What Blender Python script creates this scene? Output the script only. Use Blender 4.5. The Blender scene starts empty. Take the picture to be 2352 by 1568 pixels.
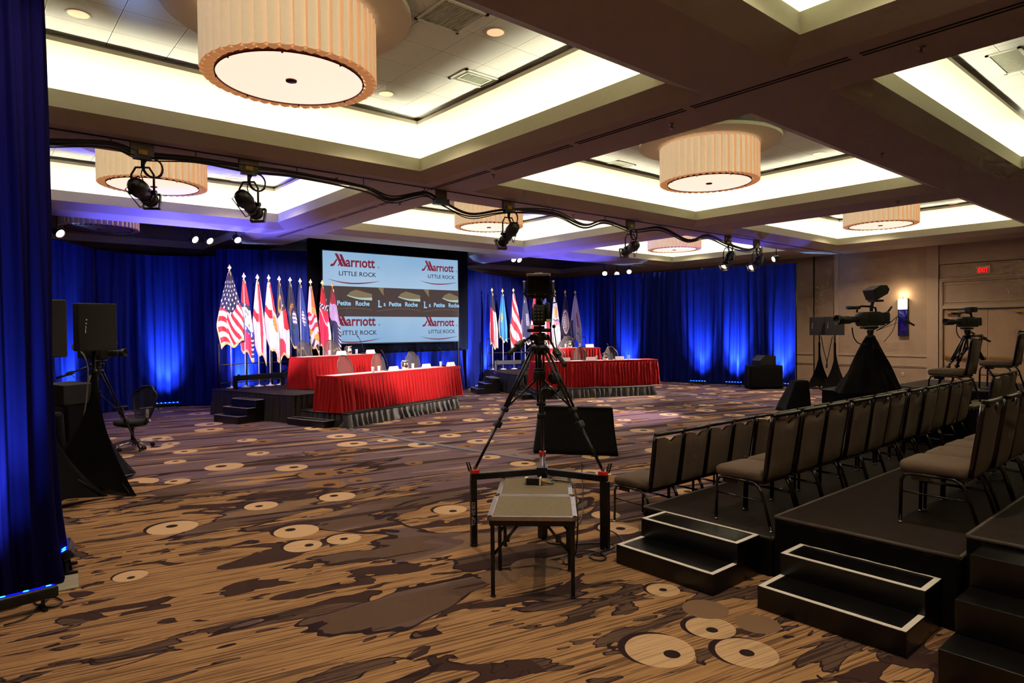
import bpy, bmesh, math, random
from mathutils import Vector, Matrix, noise
PI = math.pi
S = bpy.context.scene
COL = S.collection
random.seed(7)

# ------------------------------------------------------------------ camera
CAMH = 1.92
FPX = 1487.0077
# rows: world X, Y, Z axes expressed in camera coordinates
def _cam():
    def d(px, py):
        return Vector((px - 1176, -(py - 784), -FPX)).normalized()
    X = d(2930, 741); Y = d(-85, 770)
    Z = X.cross(Y).normalized(); Y = Z.cross(X).normalized()
    return Matrix((X, Y, Z))
RC = _cam()
cam_data = bpy.data.cameras.new('camera')
cam_data.sensor_width = 36.0
cam_data.lens = FPX * 36.0 / 2352.0
cam_data.clip_end = 200
cam = bpy.data.objects.new('camera', cam_data)
COL.objects.link(cam)
cam.matrix_world = Matrix.Translation((0, 0, CAMH)) @ RC.to_4x4()
S.camera = cam
def ray(px, py):
    return RC @ Vector((px - 1176, -(py - 784), -FPX))
def P(px, py, z=0.0):
    r = ray(px, py); k = (z - CAMH) / r.z
    return Vector((r.x * k, r.y * k, z))
def PX(px, py, x):
    r = ray(px, py); k = x / r.x
    return Vector((x, r.y * k, CAMH + r.z * k))
def PY(px, py, y):
    r = ray(px, py); k = y / r.y
    return Vector((r.x * k, y, CAMH + r.z * k))

# ------------------------------------------------------------------ world and exposure
w = bpy.data.worlds.new('world'); S.world = w; w.use_nodes = True
w.node_tree.nodes['Background'].inputs[0].default_value = (0.9, 0.8, 0.75, 1)
w.node_tree.nodes['Background'].inputs[1].default_value = 0.006
S.view_settings.view_transform = 'Standard'
S.view_settings.look = 'None'
S.view_settings.gamma = 1
S.view_settings.exposure = 1.0
S.view_settings.use_curve_mapping = False
S.cycles.max_bounces = 4
S.cycles.diffuse_bounces = 2
S.cycles.glossy_bounces = 2
S.cycles.transmission_bounces = 3
S.cycles.transparent_max_bounces = 8
S.cycles.sample_clamp_indirect = 3.0
S.cycles.caustics_reflective = False
S.cycles.caustics_refractive = False
S.cycles.use_adaptive_sampling = True
S.cycles.adaptive_threshold = 0.055
S.cycles.adaptive_min_samples = 28
S.cycles.use_light_tree = True

COVE = 26.0        # cove strip strength
DISC = .56        # chandelier diffuser strength
BLUE = 9.5        # multiplier on the blue uplights
DOWN = 88.0       # watts of each recessed downlight
STAGE = .80       # multiplier on the stage spotlights

# ------------------------------------------------------------------ materials
def lin(c):
    return tuple((x / 12.92 if x <= 0.04045 else ((x + 0.055) / 1.055) ** 2.4) for x in (v / 255.0 for v in c)) + (1,)
MATS = {}
def mat(name, rgb, rough=0.6, metal=0.0, var=0.12, scale=14.0, bump=0.0, bscale=120.0, emit=None, estr=0.0, sheen=0.0, spec=0.5, alpha=1.0, trans=0.0, coat=0.0):
    if name in MATS: return MATS[name]
    m = bpy.data.materials.new(name); m.use_nodes = True
    nt = m.node_tree; b = nt.nodes['Principled BSDF']
    c = lin(rgb)
    b.inputs['Roughness'].default_value = rough
    b.inputs['Metallic'].default_value = metal
    b.inputs['Specular IOR Level'].default_value = spec
    if sheen: b.inputs['Sheen Weight'].default_value = sheen
    if coat: b.inputs['Coat Weight'].default_value = coat
    if alpha < 1: b.inputs['Alpha'].default_value = alpha
    if trans: b.inputs['Transmission Weight'].default_value = trans
    tc = nt.nodes.new('ShaderNodeTexCoord')
    if var > 0:
        n = nt.nodes.new('ShaderNodeTexNoise'); n.inputs['Scale'].default_value = scale
        n.inputs['Detail'].default_value = 3
        nt.links.new(tc.outputs['Object'], n.inputs['Vector'])
        r = nt.nodes.new('ShaderNodeValToRGB')
        r.color_ramp.elements[0].position = 0.3; r.color_ramp.elements[1].position = 0.7
        r.color_ramp.elements[0].color = tuple(max(0, x * (1 - var)) for x in c[:3]) + (1,)
        r.color_ramp.elements[1].color = tuple(min(1, x * (1 + var)) for x in c[:3]) + (1,)
        nt.links.new(n.outputs['Fac'], r.inputs['Fac'])
        nt.links.new(r.outputs['Color'], b.inputs['Base Color'])
    else:
        b.inputs['Base Color'].default_value = c
    if bump:
        n2 = nt.nodes.new('ShaderNodeTexNoise'); n2.inputs['Scale'].default_value = bscale
        nt.links.new(tc.outputs['Object'], n2.inputs['Vector'])
        bp = nt.nodes.new('ShaderNodeBump'); bp.inputs['Strength'].default_value = bump
        bp.inputs['Distance'].default_value = 0.004
        nt.links.new(n2.outputs['Fac'], bp.inputs['Height'])
        nt.links.new(bp.outputs['Normal'], b.inputs['Normal'])
    if emit:
        b.inputs['Emission Color'].default_value = lin(emit)
        b.inputs['Emission Strength'].default_value = estr
    MATS[name] = m
    return m
def nodes_of(name):
    m = bpy.data.materials.new(name); m.use_nodes = True
    MATS[name] = m
    return m, m.node_tree, m.node_tree.nodes['Principled BSDF']
def math_node(nt, op, a, b=None, c=None):
    n = nt.nodes.new('ShaderNodeMath'); n.operation = op
    for i, v in enumerate((a, b, c)):
        if v is None: continue
        if isinstance(v, (int, float)): n.inputs[i].default_value = v
        else: nt.links.new(v, n.inputs[i])
    return n.outputs[0]
def mixc(nt, fac, a, b):
    n = nt.nodes.new('ShaderNodeMix'); n.data_type = 'RGBA'
    for i, v in ((0, fac), (6, a), (7, b)):
        if isinstance(v, tuple) or isinstance(v, (int, float)): n.inputs[i].default_value = v
        else: nt.links.new(v, n.inputs[i])
    return n.outputs[2]

M = dict(
    soffit=mat('ceiling_paint', (186, 172, 156), 0.85, var=0.03, scale=1.5),
    cove=mat('cove_white_paint', (196, 194, 180), 0.9, var=0.02),
    wall=mat('wall_covering', (176, 150, 124), 0.8, var=0.06, scale=3.0, bump=0.1, bscale=400),
    wall_trim=mat('wall_trim_paint', (186, 160, 134), 0.6, var=0.03),
    gap=mat('dark_gap', (12, 10, 10), 0.9, var=0),
    black=mat('black_metal', (8, 8, 9), 0.4, 0.0, var=0.2),
    blackplastic=mat('black_plastic', (10, 10, 11), 0.5, 0.0, var=0.15, bump=0.1),
    dgrey=mat('dark_grey_plastic', (30, 30, 29), 0.5, var=0.15),
    chrome=mat('chrome', (200, 200, 205), 0.18, 1.0, var=0),
    alu=mat('aluminium_edge', (170, 165, 165), 0.35, 0.9, var=0.1),
    brass=mat('brass', (190, 145, 60), 0.35, 0.8, var=0.1),
    gold=mat('gold_finial', (215, 190, 130), 0.25, 0.85, var=0.1),
    red=mat('red_table_cloth', (160, 16, 20), 0.8, var=0.08, scale=30, spec=.2),
    blackcloth=mat('black_cloth', (9, 8, 8), 0.9, var=0.3, scale=8, spec=.15),
    blackskirt=mat('black_satin_skirt', (40, 34, 32), 0.5, var=0.25, scale=10),
    deck=mat('black_riser_deck', (36, 26, 20), 0.8, var=0.18, scale=5, bump=0.1, spec=.2),
    stepm=mat('black_painted_step', (9, 8, 8), 0.28, var=0.3, scale=3),
    tape=mat('white_edge_tape', (235, 228, 215), 0.6, var=0.04),
    chairfab=mat('taupe_chair_fabric', (96, 78, 62), 0.9, var=0.12, scale=90, bump=0.25, bscale=600),
    chairframe=mat('dark_wine_frame', (16, 8, 8), 0.25, 0.0, var=0.15, coat=0.3),
    meshback=mat('taupe_mesh_back', (92, 84, 76), 0.6, var=0.1, alpha=0.62),
    meshframe=mat('grey_shell_frame', (74, 68, 62), 0.4, var=0.1),
    officeblack=mat('office_black_fabric', (18, 18, 20), 0.8, var=0.15),
    officemesh=mat('office_black_mesh', (16, 17, 22), 0.7, var=0.1, alpha=0.85),
    paper=mat('white_paper', (235, 232, 228), 0.7, var=0.02),
    glass=mat('clear_glass', (235, 240, 245), 0.05, var=0, alpha=0.35, spec=1.0),
    silver=mat('polished_pitcher', (225, 220, 205), 0.12, 1.0, var=0.35, scale=40),
    pole=mat('silver_flag_pole', (215, 215, 222), 0.3, 0.25, var=0.05),
    shade=mat('pleated_shade', (238, 226, 206), 0.75, var=0.03, emit=(255, 214, 165), estr=0.22),
    shadein=mat('warm_shade_return', (246, 205, 165), 0.7, var=0.03, emit=(255, 170, 105), estr=0.17),
    disc=mat('lit_diffuser', (250, 240, 225), 0.5, var=0, emit=(255, 224, 200), estr=DISC),
    ring=mat('ceiling_ring_paint', (196, 182, 160), 0.8, var=0.02),
    ringedge=mat('ring_edge_paint', (222, 222, 190), 0.8, var=0.02),
    bronze=mat('bronze_cap', (92, 38, 34), 0.5, 0.3, var=0.1),
    covelight=mat('cove_light_tube', (255, 250, 230), 0.5, var=0, emit=(255, 249, 222), estr=COVE),
    can=mat('downlight_lit', (255, 230, 200), 0.5, var=0.1, emit=(255, 190, 140), estr=0.5),
    canrim=mat('downlight_trim', (230, 225, 210), 0.4, var=0),
    vent=mat('vent_grille', (170, 170, 150), 0.6, var=0.1),
    ventframe=mat('vent_frame', (222, 222, 208), 0.5, var=0.03),
    lens=mat('lens_glass', (10, 10, 20), 0.05, var=0, coat=1.0),
    spk=mat('speaker_grille', (22, 15, 14), 0.7, var=0.3, scale=60, bump=0.6, bscale=300),
    spkbox=mat('speaker_cabinet', (10, 8, 8), 0.6, var=0.2),
    ledblue=mat('blue_led', (40, 90, 255), 0.4, var=0, emit=(20, 110, 255), estr=7.0),
    ledface=mat('blue_led_face', (10, 20, 160), 0.3, var=0, emit=(5, 20, 255), estr=.5),
    hot=mat('lit_lamp_lens', (255, 245, 225), 0.3, var=0, emit=(255, 232, 200), estr=7.0),
    warmhot=mat('lit_ellipsoidal_lens', (255, 235, 200), 0.3, var=0, emit=(255, 215, 160), estr=3.0),
    sconce=mat('sconce_shade', (255, 240, 215), 0.5, var=0, emit=(255, 222, 165), estr=1.5),
    sconceblue=mat('blue_sconce_glass', (20, 20, 150), 0.12, 0.4, var=0.3, scale=9, coat=1.0),
    exitred=mat('exit_red', (255, 40, 30), 0.5, var=0, emit=(255, 30, 25), estr=.55),
    exitbox=mat('exit_housing', (205, 185, 160), 0.5, var=0),
    ivory=mat('ivory_plastic', (225, 205, 160), 0.5, var=0),
    redpl=mat('red_plastic', (200, 36, 24), 0.5, var=0.1),
    yellow=mat('yellow_tape', (170, 132, 40), 0.6, var=0.1),
    grit=mat('grit_board', (122, 108, 84), 0.95, var=0.45, scale=160, bump=0.6, bscale=500),
    kraft=mat('pale_board', (150, 140, 120), 0.8, var=0.1),
    cable=mat('black_cable', (10, 10, 11), 0.45, var=0),
    greycable=mat('grey_floor_tape', (96, 92, 100), 0.6, var=0.1),
    sprink=mat('sprinkler_metal', (150, 140, 120), 0.4, 0.5, var=0),
    header=mat('black_header_cloth', (3, 3, 8), 0.95, var=0.1, spec=.1),
    woodtop=mat('worn_ply_top', (112, 94, 70), 0.6, var=0.2),
)
def drape_mat(name, rgb):
    m, nt, b = nodes_of(name)
    tc = nt.nodes.new('ShaderNodeTexCoord')
    mp = nt.nodes.new('ShaderNodeMapping'); mp.inputs['Scale'].default_value = (6, 6, 0.35)
    n = nt.nodes.new('ShaderNodeTexNoise'); n.inputs['Scale'].default_value = 1.0; n.inputs['Detail'].default_value = 4
    nt.links.new(tc.outputs['Object'], mp.inputs['Vector']); nt.links.new(mp.outputs['Vector'], n.inputs['Vector'])
    r = nt.nodes.new('ShaderNodeValToRGB'); c = rgb
    r.color_ramp.elements[0].position = 0.3; r.color_ramp.elements[1].position = 0.72
    r.color_ramp.elements[0].color = tuple(x * 0.62 for x in c[:3]) + (1,)
    r.color_ramp.elements[1].color = tuple(x * 1.25 for x in c[:3]) + (1,)
    nt.links.new(n.outputs['Fac'], r.inputs['Fac']); nt.links.new(r.outputs['Color'], b.inputs['Base Color'])
    b.inputs['Roughness'].default_value = 0.95; b.inputs['Specular IOR Level'].default_value = .02
    return m
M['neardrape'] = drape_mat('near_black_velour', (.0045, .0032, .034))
M['drape'] = drape_mat('navy_velour_drape', (.0075, .013, .12))

def tile_mat():
    m, nt, b = nodes_of('ceiling_tile')
    tc = nt.nodes.new('ShaderNodeTexCoord')
    sp = nt.nodes.new('ShaderNodeSeparateXYZ'); nt.links.new(tc.outputs['Object'], sp.inputs[0])
    fx = math_node(nt, 'FRACT', math_node(nt, 'DIVIDE', math_node(nt, 'ADD', sp.outputs[0], 30.5 * 0.61), 0.61))
    fy = math_node(nt, 'FRACT', math_node(nt, 'DIVIDE', math_node(nt, 'ADD', sp.outputs[1], 30.5 * 0.61), 0.61))
    def edge(f):
        return math_node(nt, 'LESS_THAN', math_node(nt, 'ABSOLUTE', math_node(nt, 'SUBTRACT', f, 0.5)), 0.021)
    e = math_node(nt, 'MAXIMUM', edge(fx), edge(fy))
    n = nt.nodes.new('ShaderNodeTexNoise'); n.inputs['Scale'].default_value = 60
    nt.links.new(tc.outputs['Object'], n.inputs['Vector'])
    base = mixc(nt, n.outputs['Fac'], lin((222, 222, 212)), lin((236, 235, 226)))
    colr = mixc(nt, e, base, lin((250, 248, 236)))
    def edge2(f):
        return math_node(nt, 'LESS_THAN', math_node(nt, 'ABSOLUTE', math_node(nt, 'SUBTRACT', f, 0.5)), 0.007)
    e2 = math_node(nt, 'MAXIMUM', edge2(fx), edge2(fy))
    colr = mixc(nt, e2, colr, lin((110, 108, 98)))
    nt.links.new(colr, b.inputs['Base Color']); b.inputs['Roughness'].default_value = 0.9
    return m
M['tile'] = tile_mat()

# carpet ------------------------------------------------------------
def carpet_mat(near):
    m, nt, b = nodes_of('patterned_carpet')
    L = nt.links.new
    tc = nt.nodes.new('ShaderNodeTexCoord')
    geo = tc.outputs['Object']
    rot = nt.nodes.new('ShaderNodeMapping'); rot.inputs['Rotation'].default_value = (0, 0, math.radians(12))
    L(geo, rot.inputs['Vector'])
    R = rot.outputs['Vector']
    def noi(scale, sx, sy, detail=2.0, off=0.0, dist=0.0):
        mp = nt.nodes.new('ShaderNodeMapping'); mp.inputs['Scale'].default_value = (sx, sy, 1); mp.inputs['Location'].default_value = (off, off * 0.7, off)
        L(R, mp.inputs['Vector'])
        n = nt.nodes.new('ShaderNodeTexNoise'); n.inputs['Scale'].default_value = scale; n.inputs['Detail'].default_value = detail
        n.inputs['Distortion'].default_value = dist
        L(mp.outputs['Vector'], n.inputs['Vector'])
        return n.outputs['Fac']
    def ge(v, t): return math_node(nt, 'GREATER_THAN', v, t)
    def both(a, b_): return math_node(nt, 'MULTIPLY', a, b_)
    TAN = lin((178, 136, 92)); TAN2 = lin((142, 104, 70)); LT = lin((214, 176, 134))
    DK = lin((66, 46, 40)); DK2 = lin((46, 31, 32)); MID = lin((98, 76, 62)) if near else lin((116, 93, 93)); MID3 = lin((132, 104, 80)) if near else lin((146, 120, 112)); PUR = lin((104, 82, 78)) if near else lin((112, 88, 99))  # far palette paler and more purple: stage-light spill painted into the carpet colours
    # fine yarn stripes
    st = noi(1.0, 1.1, 46, 2.0, 3.0)
    st2 = noi(1.0, 0.8, 95, 2.0, 9.0)
    stripe = math_node(nt, 'MAXIMUM', both(ge(st, 0.56), 1.0), both(ge(st2, 0.60), 1.0))
    tan = mixc(nt, math_node(nt, 'MULTIPLY', stripe, 0.75), TAN, DK)
    tan = mixc(nt, math_node(nt, 'MULTIPLY', ge(noi(1.0, 0.7, 60, 1.0, 21.0), 0.5), 0.35), tan, TAN2)
    # zone A: striped tan with dark blobs
    blob = noi(1.5, 0.66, 1.9, 3.0, 5.0, 1.1)
    blob2 = noi(3.1, 0.62, 1.7, 1.8, 17.0, 0.6)
    bl = math_node(nt, 'MAXIMUM', ge(blob, 0.568), ge(blob2, 0.64))
    rim = math_node(nt, 'MAXIMUM', both(ge(blob, 0.556), math_node(nt, 'LESS_THAN', blob, 0.572)), both(ge(blob2, 0.628), math_node(nt, 'LESS_THAN', blob2, 0.643)))
    blobcol = mixc(nt, ge(noi(0.6, 0.8, 1.0, 0.0, 31.0), 0.52), DK, mixc(nt, math_node(nt, 'MULTIPLY', ge(st, 0.52), 0.7), MID, DK2))
    A = mixc(nt, bl, tan, blobcol)
    A = mixc(nt, rim, A, DK2)
    # zone B: flat brown with long streaks
    s1 = noi(1.0, 0.42, 3.0, 2.0, 40.0, 0.3)
    s2 = noi(1.0, 0.30, 3.6, 2.0, 55.0, 0.2)
    s3 = noi(1.0, 0.50, 2.2, 1.0, 70.0, 0.3)
    s4 = noi(1.0, 0.22, 9.0, 2.0, 75.0, 0.1)
    B = mixc(nt, ge(s3, 0.50), MID, PUR)
    B = mixc(nt, ge(s3, 0.60), B, MID3)
    B = mixc(nt, ge(s1, 0.60), B, mixc(nt, math_node(nt, 'MULTIPLY', stripe, 0.45), TAN, TAN2))
    B = mixc(nt, ge(s2, 0.57), B, DK)
    B = mixc(nt, ge(s4, 0.63), B, DK2)
    # zone choice
    sep = nt.nodes.new('ShaderNodeSeparateXYZ'); L(geo, sep.inputs[0])
    x, y = sep.outputs[0], sep.outputs[1]
    rs = nt.nodes.new('ShaderNodeSeparateXYZ'); L(R, rs.inputs[0])
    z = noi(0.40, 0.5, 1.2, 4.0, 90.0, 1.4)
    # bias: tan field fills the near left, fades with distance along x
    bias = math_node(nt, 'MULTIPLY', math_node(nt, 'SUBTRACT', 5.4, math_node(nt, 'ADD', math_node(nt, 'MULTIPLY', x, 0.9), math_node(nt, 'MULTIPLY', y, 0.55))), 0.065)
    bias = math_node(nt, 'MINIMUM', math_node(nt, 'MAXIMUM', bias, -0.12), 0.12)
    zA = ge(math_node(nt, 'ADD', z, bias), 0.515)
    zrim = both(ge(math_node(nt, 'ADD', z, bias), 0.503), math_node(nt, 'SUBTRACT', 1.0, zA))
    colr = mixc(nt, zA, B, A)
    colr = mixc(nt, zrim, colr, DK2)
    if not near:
        # far discs from cells
        mp = nt.nodes.new('ShaderNodeMapping'); mp.inputs['Scale'].default_value = (0.95, 1.3, 1); L(R, mp.inputs['Vector'])
        v2 = nt.nodes.new('ShaderNodeVectorMath'); v2.operation = 'MULTIPLY'; v2.inputs[1].default_value = (1, 1, 0); L(mp.outputs[0], v2.inputs[0])
        vo = nt.nodes.new('ShaderNodeTexVoronoi'); vo.voronoi_dimensions = '2D'; vo.inputs['Scale'].default_value = 1.0; vo.inputs['Randomness'].default_value = 0.85
        L(v2.outputs[0], vo.inputs['Vector'])
        sc = nt.nodes.new('ShaderNodeSeparateColor'); L(vo.outputs['Color'], sc.inputs[0])
        rad = math_node(nt, 'MULTIPLY', math_node(nt, 'ADD', math_node(nt, 'MULTIPLY', sc.outputs[0], 0.16), 0.13), math_node(nt, 'GREATER_THAN', sc.outputs[1], 0.15))
        dd = nt.nodes.new('ShaderNodeVectorMath'); dd.operation = 'SUBTRACT'; L(v2.outputs[0], dd.inputs[0]); L(vo.outputs['Position'], dd.inputs[1])
        dl = nt.nodes.new('ShaderNodeVectorMath'); dl.operation = 'MULTIPLY'; dl.inputs[1].default_value = (1 / 0.95, 1 / 1.3, 0); L(dd.outputs[0], dl.inputs[0])
        ln = nt.nodes.new('ShaderNodeVectorMath'); ln.operation = 'LENGTH'; L(dl.outputs[0], ln.inputs[0])
        indisc = math_node(nt, 'LESS_THAN', ln.outputs['Value'], rad)
        of = nt.nodes.new('ShaderNodeVectorMath'); of.operation = 'ADD'
        cx = nt.nodes.new('ShaderNodeCombineXYZ'); L(math_node(nt, 'MULTIPLY', math_node(nt, 'SUBTRACT', sc.outputs[2], 0.5), 0.10), cx.inputs[0]); L(math_node(nt, 'MULTIPLY', math_node(nt, 'SUBTRACT', sc.outputs[1], 0.6), 0.12), cx.inputs[1])
        L(dl.outputs[0], of.inputs[0]); L(cx.outputs[0], of.inputs[1])
        lh = nt.nodes.new('ShaderNodeVectorMath'); lh.operation = 'LENGTH'; L(of.outputs[0], lh.inputs[0])
        hole = math_node(nt, 'LESS_THAN', lh.outputs['Value'], math_node(nt, 'MULTIPLY', rad, 0.30))
        dtype = mixc(nt, ge(sc.outputs[1], 0.72), LT, TAN2)
        colr = mixc(nt, indisc, colr, dtype)
        colr = mixc(nt, both(hole, indisc), colr, DK)
    else:
        # the large discs near the camera, each where it lies on the floor
        DISCS = [  # px, py, width px, hole dx, dy (fraction of radius), striped
            (1515, 1492, 158, 0.30, 0.25, 1), (1715, 1498, 140, 0.0, 0.02, 1), (1632, 1441, 112, 0.0, 0.2, 1), (1523, 1354, 76, 0.0, 0.0, 1),
            (1620, 1398, 104, 9, 9, 0), (1740, 1432, 100, 9, 9, 0), (1232, 1302, 120, 9, 9, 0),
            (681, 1219, 98, -0.35, -0.2, 0), (397, 1211, 104, -0.15, -0.2, 0), (790, 1237, 76, 0.0, 0.0, 1), (696, 1253, 84, 0.3, -0.1, 1),
            (600, 1161, 72, -0.1, 0.1, 0), (775, 1140, 80, -0.25, -0.2, 0), (834, 1095, 72, 0.2, 0.3, 0), (1034, 1170, 76, 0.2, 0.3, 0),
            (692, 1067, 60, -0.2, 0.0, 1), (383, 1033, 52, 0.1, 0.0, 0), (484, 1038, 44, 0.0, 0.0, 1), (829, 1034, 60, 0.1, 0, 0), (1014, 1055, 58, -0.1, 0, 0),
            (1088, 1100, 66, 0.2, 0, 0), (1333, 1116, 72, -0.1, 0, 0), (1391, 1182, 66, -0.1, 0, 1), (1420, 1212, 94, 0.1, 0.1, 1), (1150, 1325, 90, 9, 9, 0), (645, 1044, 40, 0, 0, 0), (664, 1036, 36, 0, 0, 0), (300, 1322, 70, 0.2, 0.3, 0)]
        for k, (px, py, wd, hx, hy, sty) in enumerate(DISCS):
            c = P(px, py); e = P(px + wd / 2, py); r = (e - c).length
            def dist(vx, vy):
                n = nt.nodes.new('ShaderNodeVectorMath'); n.operation = 'DISTANCE'; L(geo, n.inputs[0]); n.inputs[1].default_value = (vx, vy, 0)
                return n.outputs['Value']
            # offset directions: right and toward the far side of the floor
            rt = Vector((0.763, -0.647)); fw = Vector((0.647, 0.763))
            ox = c.x - rt.x * r * 0.16 + fw.x * r * 0.10; oy = c.y - rt.y * r * 0.16 + fw.y * r * 0.10
            if hx < 5: colr = mixc(nt, math_node(nt, 'LESS_THAN', dist(ox, oy), r * 1.04), colr, DK2)
            d0 = dist(c.x, c.y)
            base = LT if not sty else tan
            if hx > 5: base = MID3
            if sty: base = mixc(nt, math_node(nt, 'MULTIPLY', stripe, 0.30), LT, MID)
            colr = mixc(nt, math_node(nt, 'LESS_THAN', d0, r), colr, base)
            if hx < 5:
                hxw = c.x + rt.x * r * hx - fw.x * r * hy; hyw = c.y + rt.y * r * hx - fw.y * r * hy
                colr = mixc(nt, math_node(nt, 'LESS_THAN', dist(hxw, hyw), r * 0.24), colr, DK2)
    # pile
    pn = nt.nodes.new('ShaderNodeTexNoise'); pn.inputs['Scale'].default_value = 260; pn.inputs['Detail'].default_value = 2; L(geo, pn.inputs['Vector'])
    colr = mixc(nt, math_node(nt, 'MULTIPLY', pn.outputs['Fac'], 0.22), colr, DK2)
    L(colr, b.inputs['Base Color'])
    b.inputs['Roughness'].default_value = 0.95; b.inputs['Specular IOR Level'].default_value = 0.1
    bp = nt.nodes.new('ShaderNodeBump'); bp.inputs['Strength'].default_value = 0.35; bp.inputs['Distance'].default_value = 0.004
    L(pn.outputs['Fac'], bp.inputs['Height']); L(bp.outputs['Normal'], b.inputs['Normal'])
    return m
M['carpet'] = carpet_mat(True)
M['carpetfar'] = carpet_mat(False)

for _k in ('shade', 'shadein', 'can', 'ledface', 'ledblue', 'hot', 'warmhot', 'exitred', 'sconce'):
    M[_k].cycles.emission_sampling = 'NONE'
# ------------------------------------------------------------------ mesh builder
class MB:
    def __init__(s): s.v = []; s.f = []; s.m = []; s.sm = []; s.c = None
    def add(s, vs, fs, mi=0, smooth=False):
        o = len(s.v); s.v += [tuple(v) for v in vs]
        for f in fs: s.f.append(tuple(o + i for i in f)); s.m.append(mi); s.sm.append(smooth)
        return s
    def box(s, c, d, rz=0.0, mi=0, R=None, taper=1.0):
        hx, hy, hz = d[0] / 2, d[1] / 2, d[2] / 2
        R = R or Matrix.Rotation(rz, 3, 'Z'); c = Vector(c); vs = []
        for z in (-1, 1):
            t = taper if z > 0 else 1.0
            for x, y in ((-1, -1), (1, -1), (1, 1), (-1, 1)):
                vs.append(c + R @ Vector((x * hx * t, y * hy * t, z * hz)))
        return s.add(vs, [(3, 2, 1, 0), (4, 5, 6, 7), (0, 1, 5, 4), (1, 2, 6, 5), (2, 3, 7, 6), (3, 0, 4, 7)], mi)
    def rbox(s, c, d, r, n=3, R=None, mi=0):
        # box with vertical corners and top/bottom edges rounded
        hx, hy, hz = d[0] / 2, d[1] / 2, d[2] / 2
        r = min(r, hx * .99, hy * .99, hz * .99); R = R or Matrix.Identity(3); c = Vector(c)
        lv = []
        for i in range(n + 1):
            a = PI / 2 * i / n; lv.append((-hz + r - r * math.cos(a), r - r * math.sin(a)))
        for i in range(n + 1):
            a = PI / 2 * i / n; lv.append((hz - r + r * math.sin(a), r - r * math.cos(a)))
        rings = []
        for z, ins in lv:
            ring = []
            for q, (sx, sy) in enumerate(((1, 1), (-1, 1), (-1, -1), (1, -1))):
                for j in range(n + 1):
                    a = PI / 2 * (q + j / n)
                    ring.append(c + R @ Vector((sx * (hx - r) + (r - ins) * math.cos(a), sy * (hy - r) + (r - ins) * math.sin(a), z)))
            rings.append(ring)
        return s.loft(rings, mi, True)
    def loft(s, rings, mi=0, caps=True, smooth=True, closed=True):
        k = len(rings[0]); vs = [v for r in rings for v in r]; fs = []
        for i in range(len(rings) - 1):
            for j in range(k if closed else k - 1):
                a = i * k + j; b_ = i * k + (j + 1) % k
                fs.append((a, b_, b_ + k, a + k))
        s.add(vs, fs, mi, smooth)
        if caps:
            o = len(s.v) - len(vs)
            s.f.append(tuple(o + j for j in reversed(range(k)))); s.m.append(mi); s.sm.append(False)
            s.f.append(tuple(o + (len(rings) - 1) * k + j for j in range(k))); s.m.append(mi); s.sm.append(False)
        return s
    def cyl(s, a, b, r0, r1=None, n=10, mi=0, caps=True):
        a = Vector(a); b = Vector(b); r1 = r0 if r1 is None else r1
        d = (b - a).normalized(); u = d.orthogonal().normalized(); w_ = d.cross(u)
        rg = []
        for p, r in ((a, r0), (b, r1)):
            rg.append([p + u * (r * math.cos(2 * PI * i / n)) + w_ * (r * math.sin(2 * PI * i / n)) for i in range(n)])
        return s.loft(rg, mi, caps)
    def lathe(s, prof, a=(0, 0, 0), axis=(0, 0, 1), n=16, mi=0, caps=True):
        a = Vector(a); d = Vector(axis).normalized(); u = d.orthogonal().normalized(); w_ = d.cross(u)
        rg = [[a + d * h + u * (r * math.cos(2 * PI * i / n)) + w_ * (r * math.sin(2 * PI * i / n)) for i in range(n)] for r, h in prof]
        return s.loft(rg, mi, caps)
    def tube(s, pts, r, n=8, mi=0, caps=True, flat=1.0):
        pts = [Vector(p) for p in pts]; rg = []; up = None
        for i, p in enumerate(pts):
            d = (pts[min(i + 1, len(pts) - 1)] - pts[max(i - 1, 0)])
            if d.length < 1e-9: d = Vector((0, 0, 1))
            d.normalize()
            u = d.orthogonal().normalized() if up is None else (up - d * up.dot(d))
            if u.length < 1e-6: u = d.orthogonal()
            u.normalize(); up = u; w_ = d.cross(u)
            rr = r[i] if isinstance(r, (list, tuple)) else r
            rg.append([p + u * (rr * math.cos(2 * PI * j / n)) + w_ * (rr * flat * math.sin(2 * PI * j / n)) for j in range(n)])
        return s.loft(rg, mi, caps)
    def poly(s, pts, mi=0):
        return s.add(pts, [tuple(range(len(pts)))], mi)
    def prism(s, pts, vec, mi=0):
        vec = Vector(vec); k = len(pts); a = [Vector(p) for p in pts]; b_ = [p + vec for p in a]
        fs = [tuple(reversed(range(k))), tuple(range(k, 2 * k))] + [(i, (i + 1) % k, (i + 1) % k + k, i + k) for i in range(k)]
        return s.add(a + b_, fs, mi)
    def grid(s, nu, nv, fn, mi=0, smooth=True):
        vs = [fn(i / nu, j / nv) for j in range(nv + 1) for i in range(nu + 1)]
        fs = [(j * (nu + 1) + i, j * (nu + 1) + i + 1, (j + 1) * (nu + 1) + i + 1, (j + 1) * (nu + 1) + i) for j in range(nv) for i in range(nu)]
        return s.add(vs, fs, mi, smooth)
    def mesh(s, name, mats):
        me = bpy.data.meshes.new(name); me.from_pydata(s.v, [], s.f)
        for m_ in (mats if isinstance(mats, (list, tuple)) else [mats]): me.materials.append(m_)
        me.polygons.foreach_set('material_index', s.m); me.polygons.foreach_set('use_smooth', s.sm)
        me.update(); return me
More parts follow.
